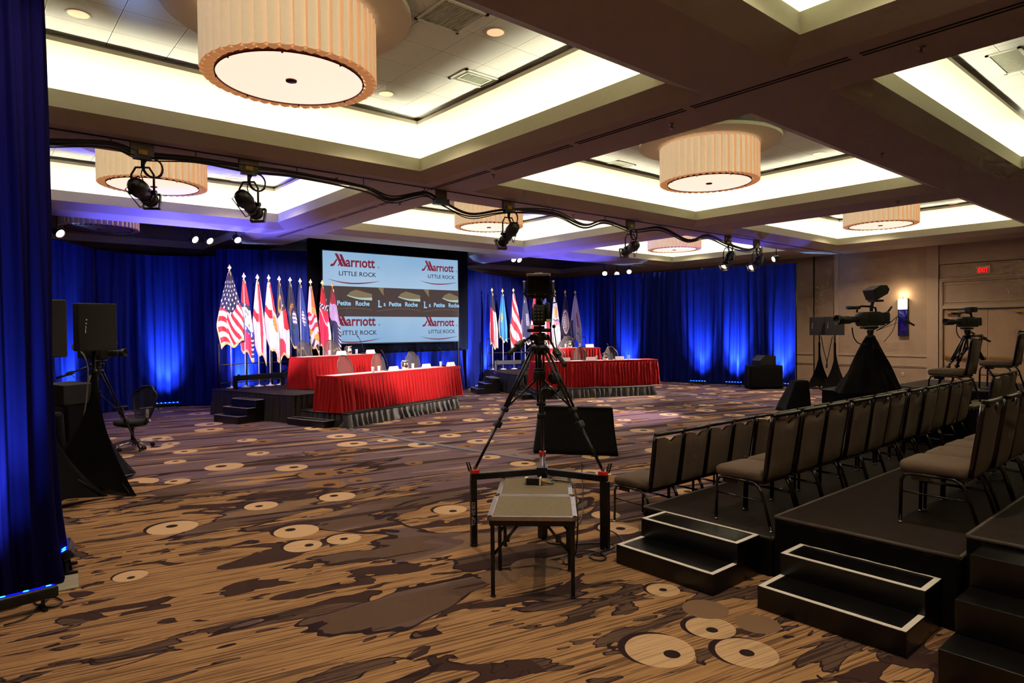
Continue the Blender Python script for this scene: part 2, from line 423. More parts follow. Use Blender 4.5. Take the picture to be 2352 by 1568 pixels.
    def build(s, name, mats, parent=None, bevel=0.0, loc=None, fix=True):
        me = s.mesh(name, mats)
        if fix:
            bm = bmesh.new(); bm.from_mesh(me); bmesh.ops.recalc_face_normals(bm, faces=bm.faces); bm.to_mesh(me); bm.free()
        o = bpy.data.objects.new(name, me); COL.objects.link(o)
        if parent: o.parent = parent
        if loc is not None: o.location = loc
        if bevel:
            b_ = o.modifiers.new('bevel', 'BEVEL'); b_.width = bevel; b_.segments = 2; b_.limit_method = 'ANGLE'
        return o
def tag(o, label=None, cat=None, group=None, kind=None):
    if label: o['label'] = label
    if cat: o['category'] = cat
    if group: o['group'] = group
    if kind: o['kind'] = kind
    return o
def thing(name, label, cat, loc=(0, 0, 0), rz=0.0, group=None):
    o = bpy.data.objects.new(name, None); o.empty_display_size = 0.1; COL.objects.link(o)
    o.location = loc; o.rotation_euler = (0, 0, rz)
    return tag(o, label, cat, group)
def kids(o): return [c for c in COL.objects if c.parent == o]
def dup(o, loc, rz=None, label=None, group=None, parent=None, scale=None, rot=None):
    c = o.copy(); COL.objects.link(c)
    if parent: c.parent = parent
    if loc is not None: c.location = loc
    if rz is not None: c.rotation_euler = (0, 0, rz)
    if rot is not None: c.rotation_euler = rot
    if scale: c.scale = scale
    if label: c['label'] = label
    if group: c['group'] = group
    for ch in KIDS.get(o.name, None) or kids(o): dup(ch, None, parent=c)
    return c
KIDS = {}
def catenary(a, b, sag, n=12):
    a = Vector(a); b = Vector(b)
    return [a.lerp(b, i / n) - Vector((0, 0, sag * 4 * (i / n) * (1 - i / n))) for i in range(n + 1)]
def spot(name, loc, target, power, color, angle, blend=0.5, size=0.05, parent=None):
    l = bpy.data.lights.new(name, 'SPOT'); l.energy = power; l.color = color; l.spot_size = angle; l.spot_blend = blend; l.shadow_soft_size = size
    o = bpy.data.objects.new(name, l); COL.objects.link(o); o.location = loc
    o.rotation_euler = (Vector(target) - Vector(loc)).to_track_quat('-Z', 'Y').to_euler()
    if parent:
        o.parent = parent; o.matrix_parent_inverse = parent.matrix_basis.inverted() if False else Matrix.Identity(4)
    return o

# ================================================================== SETTING
X0, X1, Y0, Y1 = -4.0, 22.0, -4.0, 22.0
ZS, ZO, ZT = 4.30, 4.42, 5.20            # beam soffit, tray opening, tile ceiling
HX, HY, BX, BY = 2.985, 2.32, 0.27, 0.26
CXS = (2.52, 9.97, 17.45)
CYS = (0.33, 6.36, 12.38, 18.40)
fa, fb = (X0, (10.2 - X0) / .9, 0), (10.2 - .9 * Y0, Y0, 0)
fl = MB().poly([(X0, Y0, 0), fb, fa]); fl.poly([fa, fb, (X1, Y0, 0), (X1, Y1, 0), (X0, Y1, 0)], 1)
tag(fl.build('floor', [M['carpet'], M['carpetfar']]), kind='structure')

mb = MB()
xs = [X0]; ys = [Y0]
for c in CXS: xs += [c - HX - BX, c + HX + BX]
for c in CYS: ys += [c - HY - BY, c + HY + BY]
xs.append(X1); ys.append(Y1 + 0.1)
for i in range(len(xs) - 1):
    for j in range(len(ys) - 1):
        if i % 2 == 1 and j % 2 == 1: continue
        mb.poly([(xs[i], ys[j], ZS), (xs[i], ys[j + 1], ZS), (xs[i + 1], ys[j + 1], ZS), (xs[i + 1], ys[j], ZS)])
def rect(cx, cy, hx, hy, z): return [Vector((cx - hx, cy - hy, z)), Vector((cx + hx, cy - hy, z)), Vector((cx + hx, cy + hy, z)), Vector((cx - hx, cy + hy, z))]
for cx in CXS:
    for cy in CYS:
        # bevel, then the upright band, trough, cove wall and top trim
        prof = [(BX, BY, ZS), (0, 0, ZO)]
        mb.loft([rect(cx, cy, HX + a, HY + b_, z) for a, b_, z in prof], 0, False, False)
        mb.loft([rect(cx, cy, HX + a, HY + a, z) for a, z in ((0, ZO), (0, 4.615), (0.035, 4.615), (0.035, 4.50))], 1, False, False)
        mb.loft([rect(cx, cy, HX + a, HY + a, z) for a, z in ((0.035, 4.50), (0.34, 4.50), (0.37, 4.62), (0.36, 4.78), (0.30, 4.92), (0.18, 5.03), (0.02, 5.10))], 1, False, True)
        mb.loft([rect(cx, cy, HX + a, HY + a, z) for a, z in ((0.02, 5.10), (-0.10, 5.10), (-0.10, 5.15))], 2, False, False)
        mb.loft([rect(cx, cy, HX + a, HY + a, z) for a, z in ((-0.10, 5.15), (-0.04, 5.15), (-0.04, ZT + .01))], 3, False, False)
ceil = mb.build('ceiling', [M['soffit'], mat('tray_band_paint', (246, 243, 208), 0.85, var=0.02), M['ring'], mat('tray_trim_grey', (104, 102, 92), .7)], fix=False)
MATS_CEIL = ceil.data.materials
ceil.data.materials.append(M['cove'])
for p in ceil.data.polygons:
    if p.material_index == 1 and (p.use_smooth): p.material_index = 4
tag(ceil, kind='structure')
for cx in CXS:
    for cy in CYS:
        t = MB().poly(rect(0, 0, HX, HY, 0)).build('ceiling', M['tile'], loc=(cx, cy, ZT)); tag(t, kind='structure')
        # the cove lamps, one run along each side of the tray
        if cy > 15: continue
        t = MB()
        for a, b_ in (((-1, -1), (1, -1)), ((1, -1), (1, 1)), ((1, 1), (-1, 1)), ((-1, 1), (-1, -1))):
            q = 0.15
            pa = Vector((cx + a[0] * (HX + q), cy + a[1] * (HY + q), 4.525)); pb = Vector((cx + b_[0] * (HX + q), cy + b_[1] * (HY + q), 4.525))
            t.cyl(pa, pb, 0.022, n=6)
        tag(t.build('trim_1', M['covelight']), kind='structure')
# slab above so that nothing leaks in
tag(MB().box(((X0 + X1) / 2, (Y0 + Y1) / 2, 5.5), (X1 - X0 + 1, Y1 - Y0 + 1, 0.2)).build('ceiling', M['gap']), kind='structure')
# walls
def wallbox(name, a, b_, m=M['wall']):
    return tag(MB().box(((a[0] + b_[0]) / 2, (a[1] + b_[1]) / 2, (a[2] + b_[2]) / 2), (abs(a[0] - b_[0]), abs(a[1] - b_[1]), abs(a[2] - b_[2]))).build(name, m), kind='structure')
DY0, DY1, DZ = 4.15, 6.34, 2.42            # double door opening
wallbox('wall_right', (X1, DY1, 0), (X1 + .2, 9.42, 4.6)); wallbox('wall_right', (X1, 10.11, 0), (X1 + .2, Y1, 4.6))
wallbox('wall_right', (X1 + .05, 9.42, 0), (X1 + .2, 10.11, 4.6))
wallbox('wall_right', (X1, DY0, DZ), (X1 + .2, DY1, 4.6)); wallbox('wall_right', (X1, Y0, 0), (X1 + .2, DY0, 4.6))
wallbox('wall_back', (X0, Y1, 0), (X1 + .2, Y1 + .2, 5.4)); wallbox('wall_left', (X0 - .2, Y0, 0), (X0, Y1, 5.4)); wallbox('wall_front', (X0 - .2, Y0 - .2, 0), (X1 + .2, Y0, 5.4))
wallbox('trim_2', (X1 - .004, 10.10, 0), (X1, 10.14, 4.3), M['gap'])
wallbox('trim_2', (X1 - .03, 9.30, 0), (X1, 9.44, 4.3), M['wall_trim'])
wallbox('trim_2', (X1 - .05, 6.44, 0), (X1, 6.74, 4.3), M['wall_trim'])
# chair rail in three bands, base board
for y0, y1 in ((6.74, 9.30), (10.14, 21.9), (-3.9, 3.8)):
    for z0, z1, d in ((0.995, 1.045, .035), (1.045, 1.06, .02), (0.72, 0.995, .012), (0.70, 0.735, .03), (0.665, 0.70, .018)):
        wallbox('trim_3', (X1 - d, y0, z0), (X1, y1, z1), M['wall_trim'])
    wallbox('baseboard_right', (X1 - .02, y0, 0), (X1, y1, 0.20), M['wall_trim'])
    wallbox('baseboard_right', (X1 - .028, y0, 0.17), (X1, y1, 0.20), M['wall_trim'])
# door surround with the panels over the doors
def frame_rect(name, y0, y1, z0, z1, wd, d, m, bottom=True):
    f = MB()
    f.box((X1 - d / 2, (y0 + y1) / 2, z1 - wd / 2), (d, y1 - y0, wd))
    if bottom: f.box((X1 - d / 2, (y0 + y1) / 2, z0 + wd / 2), (d, y1 - y0, wd))
    zb = z0 + wd if bottom else z0
    f.box((X1 - d / 2, y0 + wd / 2, (z1 - wd + zb) / 2), (d, wd, z1 - wd - zb)); f.box((X1 - d / 2, y1 - wd / 2, (z1 - wd + zb) / 2), (d, wd, z1 - wd - zb))
    return tag(f.build(name, m, bevel=0.006), kind='structure')
for y, z0, z1 in ((6.43, 0, 3.72),): wallbox('trim_4', (X1 - .006, y - .008, z0), (X1, y + .008, z1), M['gap'])
wallbox('trim_4', (X1 - .006, 3.9, 3.71), (X1, 6.43, 3.726), M['gap'])
frame_rect('trim_5', 3.95, 6.42, 0, 3.30, 0.05, .03, M['wall_trim'], False)
frame_rect('trim_5', 4.02, 6.36, 0, 3.24, 0.03, .05, M['wall_trim'], False)
frame_rect('trim_5', 4.15, 6.30, 2.60, 3.14, 0.02, .02, M['wall_trim'])
wallbox('trim_5', (X1 - .04, DY0, 2.42), (X1, DY1, 2.52), M['wall_trim'])
mid = (DY0 + DY1) / 2
for k, (y0, y1) in enumerate(((DY0 + .01, mid - .004), (mid + .004, DY1 - .01))):
    d = tag(MB().box((X1 + .05, (y0 + y1) / 2, 1.20), (.05, y1 - y0, 2.36)).build('door_%d' % (k + 1), mat('door_paint', (178, 146, 116), 0.45, var=0.04, scale=2)), kind='structure')
    b_ = MB().box((X1 - .03, (y0 + y1) / 2, 1.01), (.03, (y1 - y0) * .92, .055)); b_.box((X1, y0 + .09, 1.01), (.05, .10, .075)); b_.box((X1, y1 - .09, 1.01), (.05, .10, .075)); b_.build('push_bar', M['brass'], d)
    c = MB().box((X1 - .03, (y0 if k == 0 else y1) + (0.27 if k == 0 else -.27), 2.31), (.07, .34, .07)); c.build('door_closer', M['brass'], d)
# slot diffusers along the soffit and the black track the lamps hang from
ns = 0
for xb in ((CXS[0] + CXS[1]) / 2 - .21, ):
    for dy in range(-2, 10):
        y = -1.0 + dy * 1.72
        if y < 0.2 or y > 15: continue
        s_ = MB()
        for o in (-.03, .03): s_.box((xb + o, y + .83, ZS - .002), (.022, 1.62, .006))
        tag(s_.build('trim_6', M['gap']), kind='structure')
tag(MB().box((9.2, 9.15, ZS - .004), (25.5, .025, .012)).build('trim_7', M['gap']), kind='structure')

# ================================================================== CEILING FIXTURES
def pleat_ring(mb, R, z0, z1, n, amp, mi=0, sub=10, gap=False):
    def fn(u, v):
        a = u * 2 * PI; f = (u * n) % 1.0
        # each fin is a shallow curl: outer edge to inner return
        r = R - amp * (f ** 2.2) + (0.0 if f < .93 else amp * (f - .93) / .07)
        return (r * math.cos(a), r * math.sin(a), z0 + (z1 - z0) * v)
    return mb.grid(n * sub, 1, fn, mi, False)
def make_chandelier():
    t = thing('drum_chandelier', 'x', 'chandelier', (CXS[0] + .01, CYS[1] - .03, ZO))
    R = 0.83; n = 46
    s_ = MB(); pleat_ring(s_, R, 0.0, 0.60, n, 0.05); so = s_.build('pleated_shade', [M['shade'], mat('pleat_gap_glow', (240, 200, 160), .7, var=0, emit=(255, 190, 135), estr=.16)], t, fix=False)
    for p in so.data.polygons:
        if p.index % 10 == 9: p.material_index = 1
    # curled lower returns of the fins, tucked in under the rim
    c = MB()
    for k in range(n):
        a0 = 2 * PI * k / n; da = 2 * PI / n
        def fn(u, v, a0=a0, da=da):
            a = a0 + da * (u * 1.25 - .1); r = R - 0.005 - v * 0.125
            z = -0.040 * math.sin(PI * v * .9) * math.sin(PI * min(1, u * 1.1)) - 0.020 * math.sin(PI * u) * (1 - v) + 0.055 * u * (.3 + .7 * v)
            return (r * math.cos(a), r * math.sin(a), z + .012)
        c.grid(5, 4, fn)
    c.build('curled_fins', M['shadein'], t, fix=False)
    d = MB().lathe([(0.0, -.004), (0.68, -.004), (0.69, 0.0), (0.69, .02), (0, .02)], n=64, caps=False).build('diffuser', M['disc'], t)
    MB().lathe([(0.69, -.012), (0.70, -.012), (0.70, .02), (0.69, .02)], n=64, caps=False).build('diffuser_rim', M['bronze'], t)
    MB().lathe([(0, -.02), (.052, -.018), (.055, -.004), (0, -.004)], n=20, caps=False).build('centre_cap', M['bronze'], t)
    for k in range(8):
        a = 2 * PI * k / 8 + .3; MB().cyl((.695 * math.cos(a), .695 * math.sin(a), -.022), (.695 * math.cos(a), .695 * math.sin(a), .01), .010, n=8).build('clip', M['bronze'], t)
    r_ = MB().lathe([(0.5, .64), (1.16, .64), (1.18, .645), (1.18, .70), (0.5, .70)], n=72, caps=False, mi=0)
    ro = r_.build('ceiling_ring', [M['ring'], M['ringedge']], t)
    for p in ro.data.polygons:
        if abs(p.normal.z) < .5 and p.center.xy.length > 1.1: p.material_index = 1
        p.use_smooth = False
    MB().lathe([(0.62, .58), (0.62, .66), (0.4, .66)], n=32, caps=False).build('canopy', M['ring'], t)
    MB().cyl((0, 0, .68), (0, 0, .79), .5, n=32).build('ceiling_mount', M['ring'], t)
    return t
ch0 = make_chandelier()
def lit_bulb(cx, cy): pass
LAB = {(0, 1): 'largest lit pleated drum chandelier, nearest the camera at top left', (0, 2): 'lit pleated drum chandelier behind the two left hanging spotlights',
       (1, 1): 'lit drum chandelier on a wide white ring, right of the nearest beam crossing', (1, 2): 'lit drum chandelier partly behind the cabled spotlight right of the screen',
       (2, 1): 'lit pleated drum chandelier nearest the beige wall and double doors', (2, 2): 'small lit pleated drum chandelier above the right-hand blue drapes'}
for (i, j), lb in LAB.items():
    if (i, j) == (0, 1): ch0['label'] = lb; ch0['group'] = 'lit drum chandeliers'
    else: dup(ch0, (CXS[i] + (-.12 if j == 1 else -.2) * (i > 0), CYS[j] - .03, ZO), 0, lb, 'lit drum chandeliers')
M['shadeoff'] = mat('unlit_pleated_shade', (196, 186, 180), 0.75, var=0.03)
M['discoff'] = mat('unlit_diffuser', (190, 185, 190), 0.5, var=0)
for i, lb in ((0, 'unlit pleated drum chandelier in the dark tray above the left drapes'), (1, 'unlit pleated drum chandelier in the dark tray above the corner right of the screen')):
    c = dup(ch0, (CXS[i], CYS[3] - .3, ZO), 0, lb, 'unlit drum chandeliers')
    for k in kids(c):
        if k.name.startswith(('pleated', 'curled', 'diffuser')) and 'rim' not in k.name:
            k.data = k.data.copy(); k.data.materials[0] = M['discoff'] if k.name.startswith('diffuser') else M['shadeoff']

# recessed downlights, vents, sprinklers
def make_downlight():
    t = thing('recessed_downlight', 'x', 'downlight', (0, 0, ZT - .002))
    MB().lathe([(.095, 0), (.115, -.006), (.118, 0)], n=24, caps=False).build('trim_ring', M['canrim'], t)
    c = MB().lathe([(0, .0), (.095, .0)], n=24, caps=False); c.build('lit_reflector', M['can'], t)
    return t
dl0 = make_downlight()
for k, (px, py, lb) in enumerate(((180, 33, 'recessed downlight at far upper left beside the large chandelier'), (1138, 75, 'recessed downlight right of the large chandelier near the square return grille'),
        (887, 216, 'recessed downlight close to the right side of the large chandelier'), (1880, 353, 'recessed downlight right of the chandelier in the tray by the beam crossing'),
        (540, 413, 'recessed downlight between the second chandelier and the hanging spotlight'), (2190, 468, 'recessed downlight beyond the chandelier nearest the doors'))):
    p = P(px, py, ZT - .004)
    if k == 0: dl0.location = p; dl0['label'] = lb; dl0['group'] = 'recessed downlights'
    else: dup(dl0, p, None, lb, 'recessed downlights')
M['lamp_warm'] = None
def dl_lamp(x, y, pw=DOWN):
    l = bpy.data.lights.new('downlight_lamp', 'SPOT'); l.energy = pw; l.color = (1, .80, .60); l.spot_size = math.radians(125); l.spot_blend = .8; l.shadow_soft_size = .08
    o = bpy.data.objects.new('downlight_lamp', l); COL.objects.link(o); o.location = (x, y, ZT - .03)
for cx in CXS:
    for cy in CYS[:3]:
        for sx, sy in ((-1, -1), (1, 1)): dl_lamp(cx + sx * 1.95, cy + sy * 1.25, DOWN * (1.65 if cx < 5 else .75 if cx < 12 and cy > 9 else (3.2 if sx > 0 else .4) if cx > 12 and cy > 4 else .26 if cy > 4 else .16))
def vent(px, py, sx, sy, lb, z=ZT - .003, cone=False):
    p = P(px, py, z)
    t = thing('ceiling_vent', lb, 'vent', p, 0, 'ceiling air vents')
    f = MB(); w_ = .035
    for a, b_, c, d in ((0, sy / 2 - w_ / 2, sx, w_), (0, -sy / 2 + w_ / 2, sx, w_), (sx / 2 - w_ / 2, 0, w_, sy), (-sx / 2 + w_ / 2, 0, w_, sy)): f.box((a, b_, -.006), (c, d, .014))
    if cone:
        for a, b_, c, d in ((0, sy / 2 - .09, sx - .18, .02), (0, -sy / 2 + .09, sx - .18, .02), (sx / 2 - .09, 0, .02, sy - .18), (-sx / 2 + .09, 0, .02, sy - .18)): f.box((a, b_, -.004), (c, d, .012))
    f.build('vent_frame', M['ventframe'], t)
    g = MB()
    for k in range(int((sx - .1) / .025)): g.box((-sx / 2 + .06 + k * .025, 0, -.002), (.012, sy - .08, .006))
    g.build('louvres', M['vent'], t)
vent(1037, 37, .56, .56, 'square return grille in the near ceiling tray right of the large chandelier')
vent(1090, 180, .56, .40, 'white-framed square supply vent near the edge of the large chandelier tray', cone=True)
vent(1418, 379, .56, .50, 'supply vent left of the chandelier by the beam crossing', cone=True)
vent(1772, 396, .56, .50, 'supply vent right of the chandelier by the beam crossing', cone=True)
vent(212, 384, .5, .4, 'supply vent behind the second chandelier at far left', cone=True)
vent(2325, 140, .9, .35, 'long return grille in the tray at the upper right edge')
vent(985, 487, .5, .5, 'supply vent in the tray above the screen left of its chandelier', cone=True)
def make_sprinkler():
    t = thing('fire_sprinkler', 'x', 'sprinkler', (0, 0, ZS))
    MB().lathe([(.04, 0), (.04, -.006), (.015, -.012), (.012, -.04), (0, -.04)], n=14, caps=False).build('escutcheon', M['sprink'], t)
    MB().lathe([(0, -.055), (.03, -.055), (.03, -.05), (0, -.05)], n=14, caps=False).build('deflector', M['sprink'], t)
    return t
sp0 = make_sprinkler()
for k, (px, py, lb) in enumerate(((2115, 108, 'fire sprinkler on the beam soffit at upper right beside the slot diffuser'), (1543, 284, 'fire sprinkler on the beam between the two nearest lit trays'),
        (1133, 401, 'fire sprinkler on the beam left of the tray by the beam crossing'), (2025, 352, 'fire sprinkler on the broad beam running towards the doors'), (775, 409, 'fire sprinkler on the beam between the left spotlights and the cable bundle'),
        (918, 466, 'fire sprinkler on the beam just above the video screen'), (2062, 462, 'fire sprinkler on the beam in front of the chandelier nearest the doors'), (1316, 493, 'fire sprinkler on the beam right of the cabled centre spotlight'))):
    p = P(px, py, ZS)
    if k == 0: sp0.location = p; sp0['label'] = lb; sp0['group'] = 'fire sprinklers'
    else: dup(sp0, p, None, lb, 'fire sprinklers')

# ================================================================== WALL FITTINGS
t = thing('wall_sconce', 'tall wall sconce with lit square shade above blue glass panel', 'wall lamp', (X1, 7.37, 2.2))
MB().rbox((-.09, 0, .40), (.10, .25, .32), .01).build('lamp_shade', M['sconce'], t)
MB().rbox((-.05, 0, -.12), (.06, .24, .86), .01).build('blue_glass_panel', M['sconceblue'], t)
f = MB()
for y in (-.13, .13): f.box((-.05, y, .0), (.07, .012, 1.14))
f.box((-.05, 0, .565), (.09, .27, .012)); f.box((-.05, 0, -.56), (.09, .27, .015)); f.cyl((-.06, 0, .56), (-.06, 0, .62), .01); f.box((-.09, 0, -.44), (.02, .09, .06))
f.build('metal_frame', M['black'], t)
l = bpy.data.lights.new('sconce_bulb', 'POINT'); l.energy = 4.5; l.color = (1, .72, .42); l.shadow_soft_size = .06
lo = bpy.data.objects.new('sconce_bulb', l); COL.objects.link(lo); lo.location = (-.14, 0, .68); lo.parent = t
t = thing('wall_outlet', 'ivory electrical outlet plate low on the beige wall', 'outlet', (X1, 7.40, .45))
MB().rbox((-.006, 0, 0), (.012, .075, .12), .004).build('outlet_plate', M['ivory'], t)
o = MB()
for z in (-.025, .025): o.box((-.013, 0, z), (.004, .03, .03))
o.build('sockets', M['wall_trim'], t)

def text_mesh(s, size, m, parent, name, R, loc, xs=1.0, bold=0.0, extr=0.002, align='CENTER', shear=0.0):
    cu = bpy.data.curves.new(name, 'FONT'); cu.body = s; cu.size = size; cu.extrude = extr; cu.offset = bold; cu.align_x = align; cu.align_y = 'BOTTOM_BASELINE' if hasattr(cu, 'align_y') else 'CENTER'
    cu.shear = shear; cu.resolution_u = 3
    tmp = bpy.data.objects.new(name, cu); COL.objects.link(tmp)
    bpy.context.view_layer.update()
    dg = bpy.context.evaluated_depsgraph_get()
    me = bpy.data.meshes.new_from_object(tmp.evaluated_get(dg)); me.name = name
    COL.objects.unlink(tmp); bpy.data.objects.remove(tmp)
    me.transform(Matrix.Diagonal((xs, 1, 1, 1))); me.transform(R.to_4x4()); me.transform(Matrix.Translation(loc))
    me.materials.clear(); me.materials.append(m)
    o = bpy.data.objects.new(name, me); COL.objects.link(o); o.parent = parent
    return o
R_WR = Matrix(((0, 0, -1), (-1, 0, 0), (0, 1, 0)))     # text on the right wall, read from inside the room
t = thing('exit_sign', 'red lit exit sign on the wall panel above the double doors', 'exit sign', (X1, 5.34, 3.49))
MB().rbox((-.03, 0, 0), (.06, .34, .23), .02).build('housing', M['exitbox'], t)
MB().box((-.062, 0, 0), (.004, .27, .165)).build('lit_face', mat('exit_face', (150, 60, 45), .5, var=0, emit=(255, 60, 50), estr=.06), t)
text_mesh('EXIT', .185, M['exitred'], t, 'exit_lettering', R_WR, (-.067, 0, -.065), xs=.62, bold=.004)

# ================================================================== DRAPES
HD = 3.95
def path_len(pts):
    d = [0]
    for a, b_ in zip(pts, pts[1:]): d.append(d[-1] + (Vector(b_) - Vector(a)).length)
    return d
def smooth_path(pts, step, rnd=3):
    # corner-cut polyline, resampled
    p = [Vector(q) for q in pts]
    for _ in range(rnd):
        q = [p[0]]
        for a, b_ in zip(p, p[1:]): q += [a.lerp(b_, .2), a.lerp(b_, .8)]
        q.append(p[-1]); p = q
    d = path_len(p); n = max(2, int(d[-1] / step)); out = []; j = 0
    for i in range(n + 1):
        s_ = d[-1] * i / n
        while j < len(p) - 2 and d[j + 1] < s_: j += 1
        out.append(p[j].lerp(p[j + 1], (s_ - d[j]) / max(1e-9, d[j + 1] - d[j])))
    return out
def drape(name, label, pts, z0, z1, m, amp=.08, wl=.24, seed=0, step=.03, rows=12, flare=.10, fpow=5, parent=None, group=None, cat='drape', rnd=3, band=None, top_amp=.5):
    path = smooth_path([(a[0], a[1], 0) for a in pts], step, rnd); n = len(path)
    s_ = path_len(path)
    nor = []
    for i in range(n):
        d = path[min(i + 1, n - 1)] - path[max(i - 1, 0)]; nor.append(Vector((d.y, -d.x, 0)).normalized())
    rr = random.Random(seed); ph = rr.random() * 50
    def off(i, v):
        x = s_[i]
        k = x + .55 * wl * noise.noise((x * .9 / wl * .35, ph, v * .6))
        big = noise.noise((x * .55, ph + 9, v * .35))
        a = (0.45 + 1.1 * abs(noise.noise((x * 1.3, ph + 3, v * .8))))
        w_ = math.sin(2 * PI * k / wl + 2.2 * noise.noise((x * 1.1, ph + 20, v * .5)))
        low = 1 - v
        return amp * a * (top_amp + (1 - top_amp) * min(1, low * 2.5)) * w_ + amp * .22 * math.sin(2 * PI * 2.6 * k / wl + 3 * noise.noise((x * 2, ph + 60, v))) + amp * 1.3 * big * low + flare * (low ** fpow) * (0.6 + .6 * noise.noise((x * 2.2, ph + 40, 0)))
    def fn(u, v):
        i = int(round(u * (n - 1)))
        p = path[i]; o = off(i, v)
        return (p.x + nor[i].x * o, p.y + nor[i].y * o, z0 + (z1 - z0) * v)
    mb = MB().grid(n - 1, rows, fn)
    o = mb.build(name, m, parent, fix=False)
    if label: tag(o, label, cat, group)
    return o
DRP = 'blue pipe-and-drape panels'
# the rear curved run on the left, in panels
drape('blue_drape', 'blue drape panel farthest left, behind the loudspeakers', [(0.4, 15.6), (1.5, 16.8), (2.45, 18.3)], 0.02, HD, M['drape'], seed=1, group=DRP)
drape('blue_drape', 'wide blue drape with the bright blue glow behind the rolling office chair', [(2.46, 18.32), (3.4, 18.9), (4.3, 18.75), (5.15, 18.2)], 0.02, HD, M['drape'], seed=2, group=DRP)
drape('blue_drape', 'blue drape behind the long row of flags left of the screen', [(5.16, 18.17), (5.4, 18.0), (7.0, 17.35), (7.25, 17.25)], 0.02, 4.15, M['drape'], seed=3, group=DRP)
drape('blue_drape', 'blue drape hanging directly right of the video screen', [(12.6, 17.25), (12.9, 17.35), (14.6, 18.5), (16.12, 19.0)], 0.02, HD, M['drape'], seed=5, group=DRP)
drape('blue_drape', 'blue drape behind the right-hand flags', [(16.14, 18.99), (17.3, 18.8), (18.25, 17.5), (18.59, 16.02)], 0.02, HD, M['drape'], seed=6, group=DRP)
drape('blue_drape', 'blue drape right of the right-hand stage with a soft glow', [(18.6, 16.0), (19.05, 14.3), (19.35, 12.75)], 0.02, HD, M['drape'], seed=7, group=DRP)
drape('blue_drape', 'blue drape at the right end of the run, two bright glows at its foot', [(19.35, 12.75), (19.8, 11.4), (20.35, 9.95)], 0.02, HD + .02, M['drape'], seed=8, group=DRP)
# screen with its dress kit
SY = 17.0
sx0, sx1, sz0, sz1 = PY(740.7, 574.6, SY).x, PY(1051, 597.8, SY).x, 1.588, 4.171
drape('black_screen_surround', 'black drape frame above and beside the video screen', [(7.2, 17.13), (12.65, 17.13)], 1.30, 4.95, M['header'], amp=.015, seed=9, cat='drape', rows=4, flare=0)
drape('blue_drape', 'blue drape strip hanging below the video screen', [(7.45, 17.12), (12.4, 17.12)], 0.02, 1.28, M['drape'], seed=10, group=DRP, rows=6)
# nearest drape at the left edge
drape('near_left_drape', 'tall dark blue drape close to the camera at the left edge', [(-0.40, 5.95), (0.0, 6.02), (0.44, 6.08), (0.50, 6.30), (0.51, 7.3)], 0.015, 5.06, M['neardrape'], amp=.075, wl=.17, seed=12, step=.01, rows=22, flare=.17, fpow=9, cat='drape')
drape('side_drape', 'narrow dark blue drape just behind the nearest left drape edge', [(-0.8, 13.0), (0.6, 13.1), (1.13, 13.12)], 0.02, HD, M['drape'], seed=13, cat='drape')
# pipes and uprights of the drape line
def pipe(label, pts, z, r=.022):
    t = MB().tube([(a, b_, z) for a, b_ in pts], r, 8)
    for a, b_ in (pts[0], pts[-1]):
        t.cyl((a, b_, 0.01), (a, b_, z + .04), .024, n=8)
        t.box((a, b_, .006), (.42, .42, .012))
    return tag(t.build('drape_pipe', M['black']), label, 'drape support')
pipe('black pipe and upright carrying the rear left drapes', [(1.5, 16.95), (2.45, 18.45), (3.4, 19.05), (4.3, 18.9), (5.2, 18.35)], HD - .02)
pipe('black pipe and upright carrying the drapes at the right end', [(19.5, 12.8), (19.95, 11.45), (20.5, 10.0)], HD)

# ================================================================== LED UPLIGHTS
def led_bar(label, x, y, aim, L=.55, power=60, group='blue floor uplights', ang=43, lift=.06, tgt=None, show=True, blue=(.16, .38, 1.0), face=None, n=6, ceil_w=0):
    # aim: horizontal direction towards the drape
    t = thing('led_uplight_bar', label, 'stage light', (x, y, 0), math.atan2(aim[1], aim[0]) - PI / 2, group)
    b_ = MB().rbox((0, 0, lift + .05), (L, .09, .08), .015, R=Matrix.Rotation(face or 0.3, 3, 'X')); b_.build('housing', M['black'], t)
    RX = Matrix.Rotation(face or 0.3, 3, 'X')
    MB().box(Vector((0, 0, lift + .05)) + RX @ Vector((0, 0, .041)), (L * .95, .06, .004), R=RX).build('lit_face', M['ledface'], t)
    c = Vector((0, 0, lift + .05))
    for k in range(n):
        p = c + RX @ Vector((-L * .42 + k * L * .84 / (n - 1), 0, .042))
        MB().lathe([(0, .006), (.016, .004), (.018, 0)], p, RX @ Vector((0, 0, 1)), 8).build('led', M['ledblue'], t)
    for sx in (-1, 1):
        f = MB(); f.box((sx * L * .36, 0, .012), (.03, .14, .02)); f.box((sx * L * .36, 0, .04), (.02, .02, lift)); f.build('foot_bracket', M['black'], t)
    if power:
        T = tgt or Vector((0, .42, 1.15))
        spot('uplight_beam', (0, 0.02, lift + .12), (T[0], 0.02 + T[1], T[2]), power * BLUE, blue, math.radians(ang), .9, .08, t)
        spot('uplight_low_beam', (0, 0.02, lift + .12), (T[0], .42, .80), power * BLUE * .16, blue, math.radians(72), 1, .12, t)
        if ceil_w: spot('uplight_ceiling_spill', (0, -.02, lift + .14), (0, -2.6, 4.1), ceil_w, (.09, .09, 1.0), math.radians(46), .9, .1, t)
    return t
def up(label, px, py, aim, **k):
    p = P(px, py, .03); return led_bar(label, p.x, p.y, aim, **k)
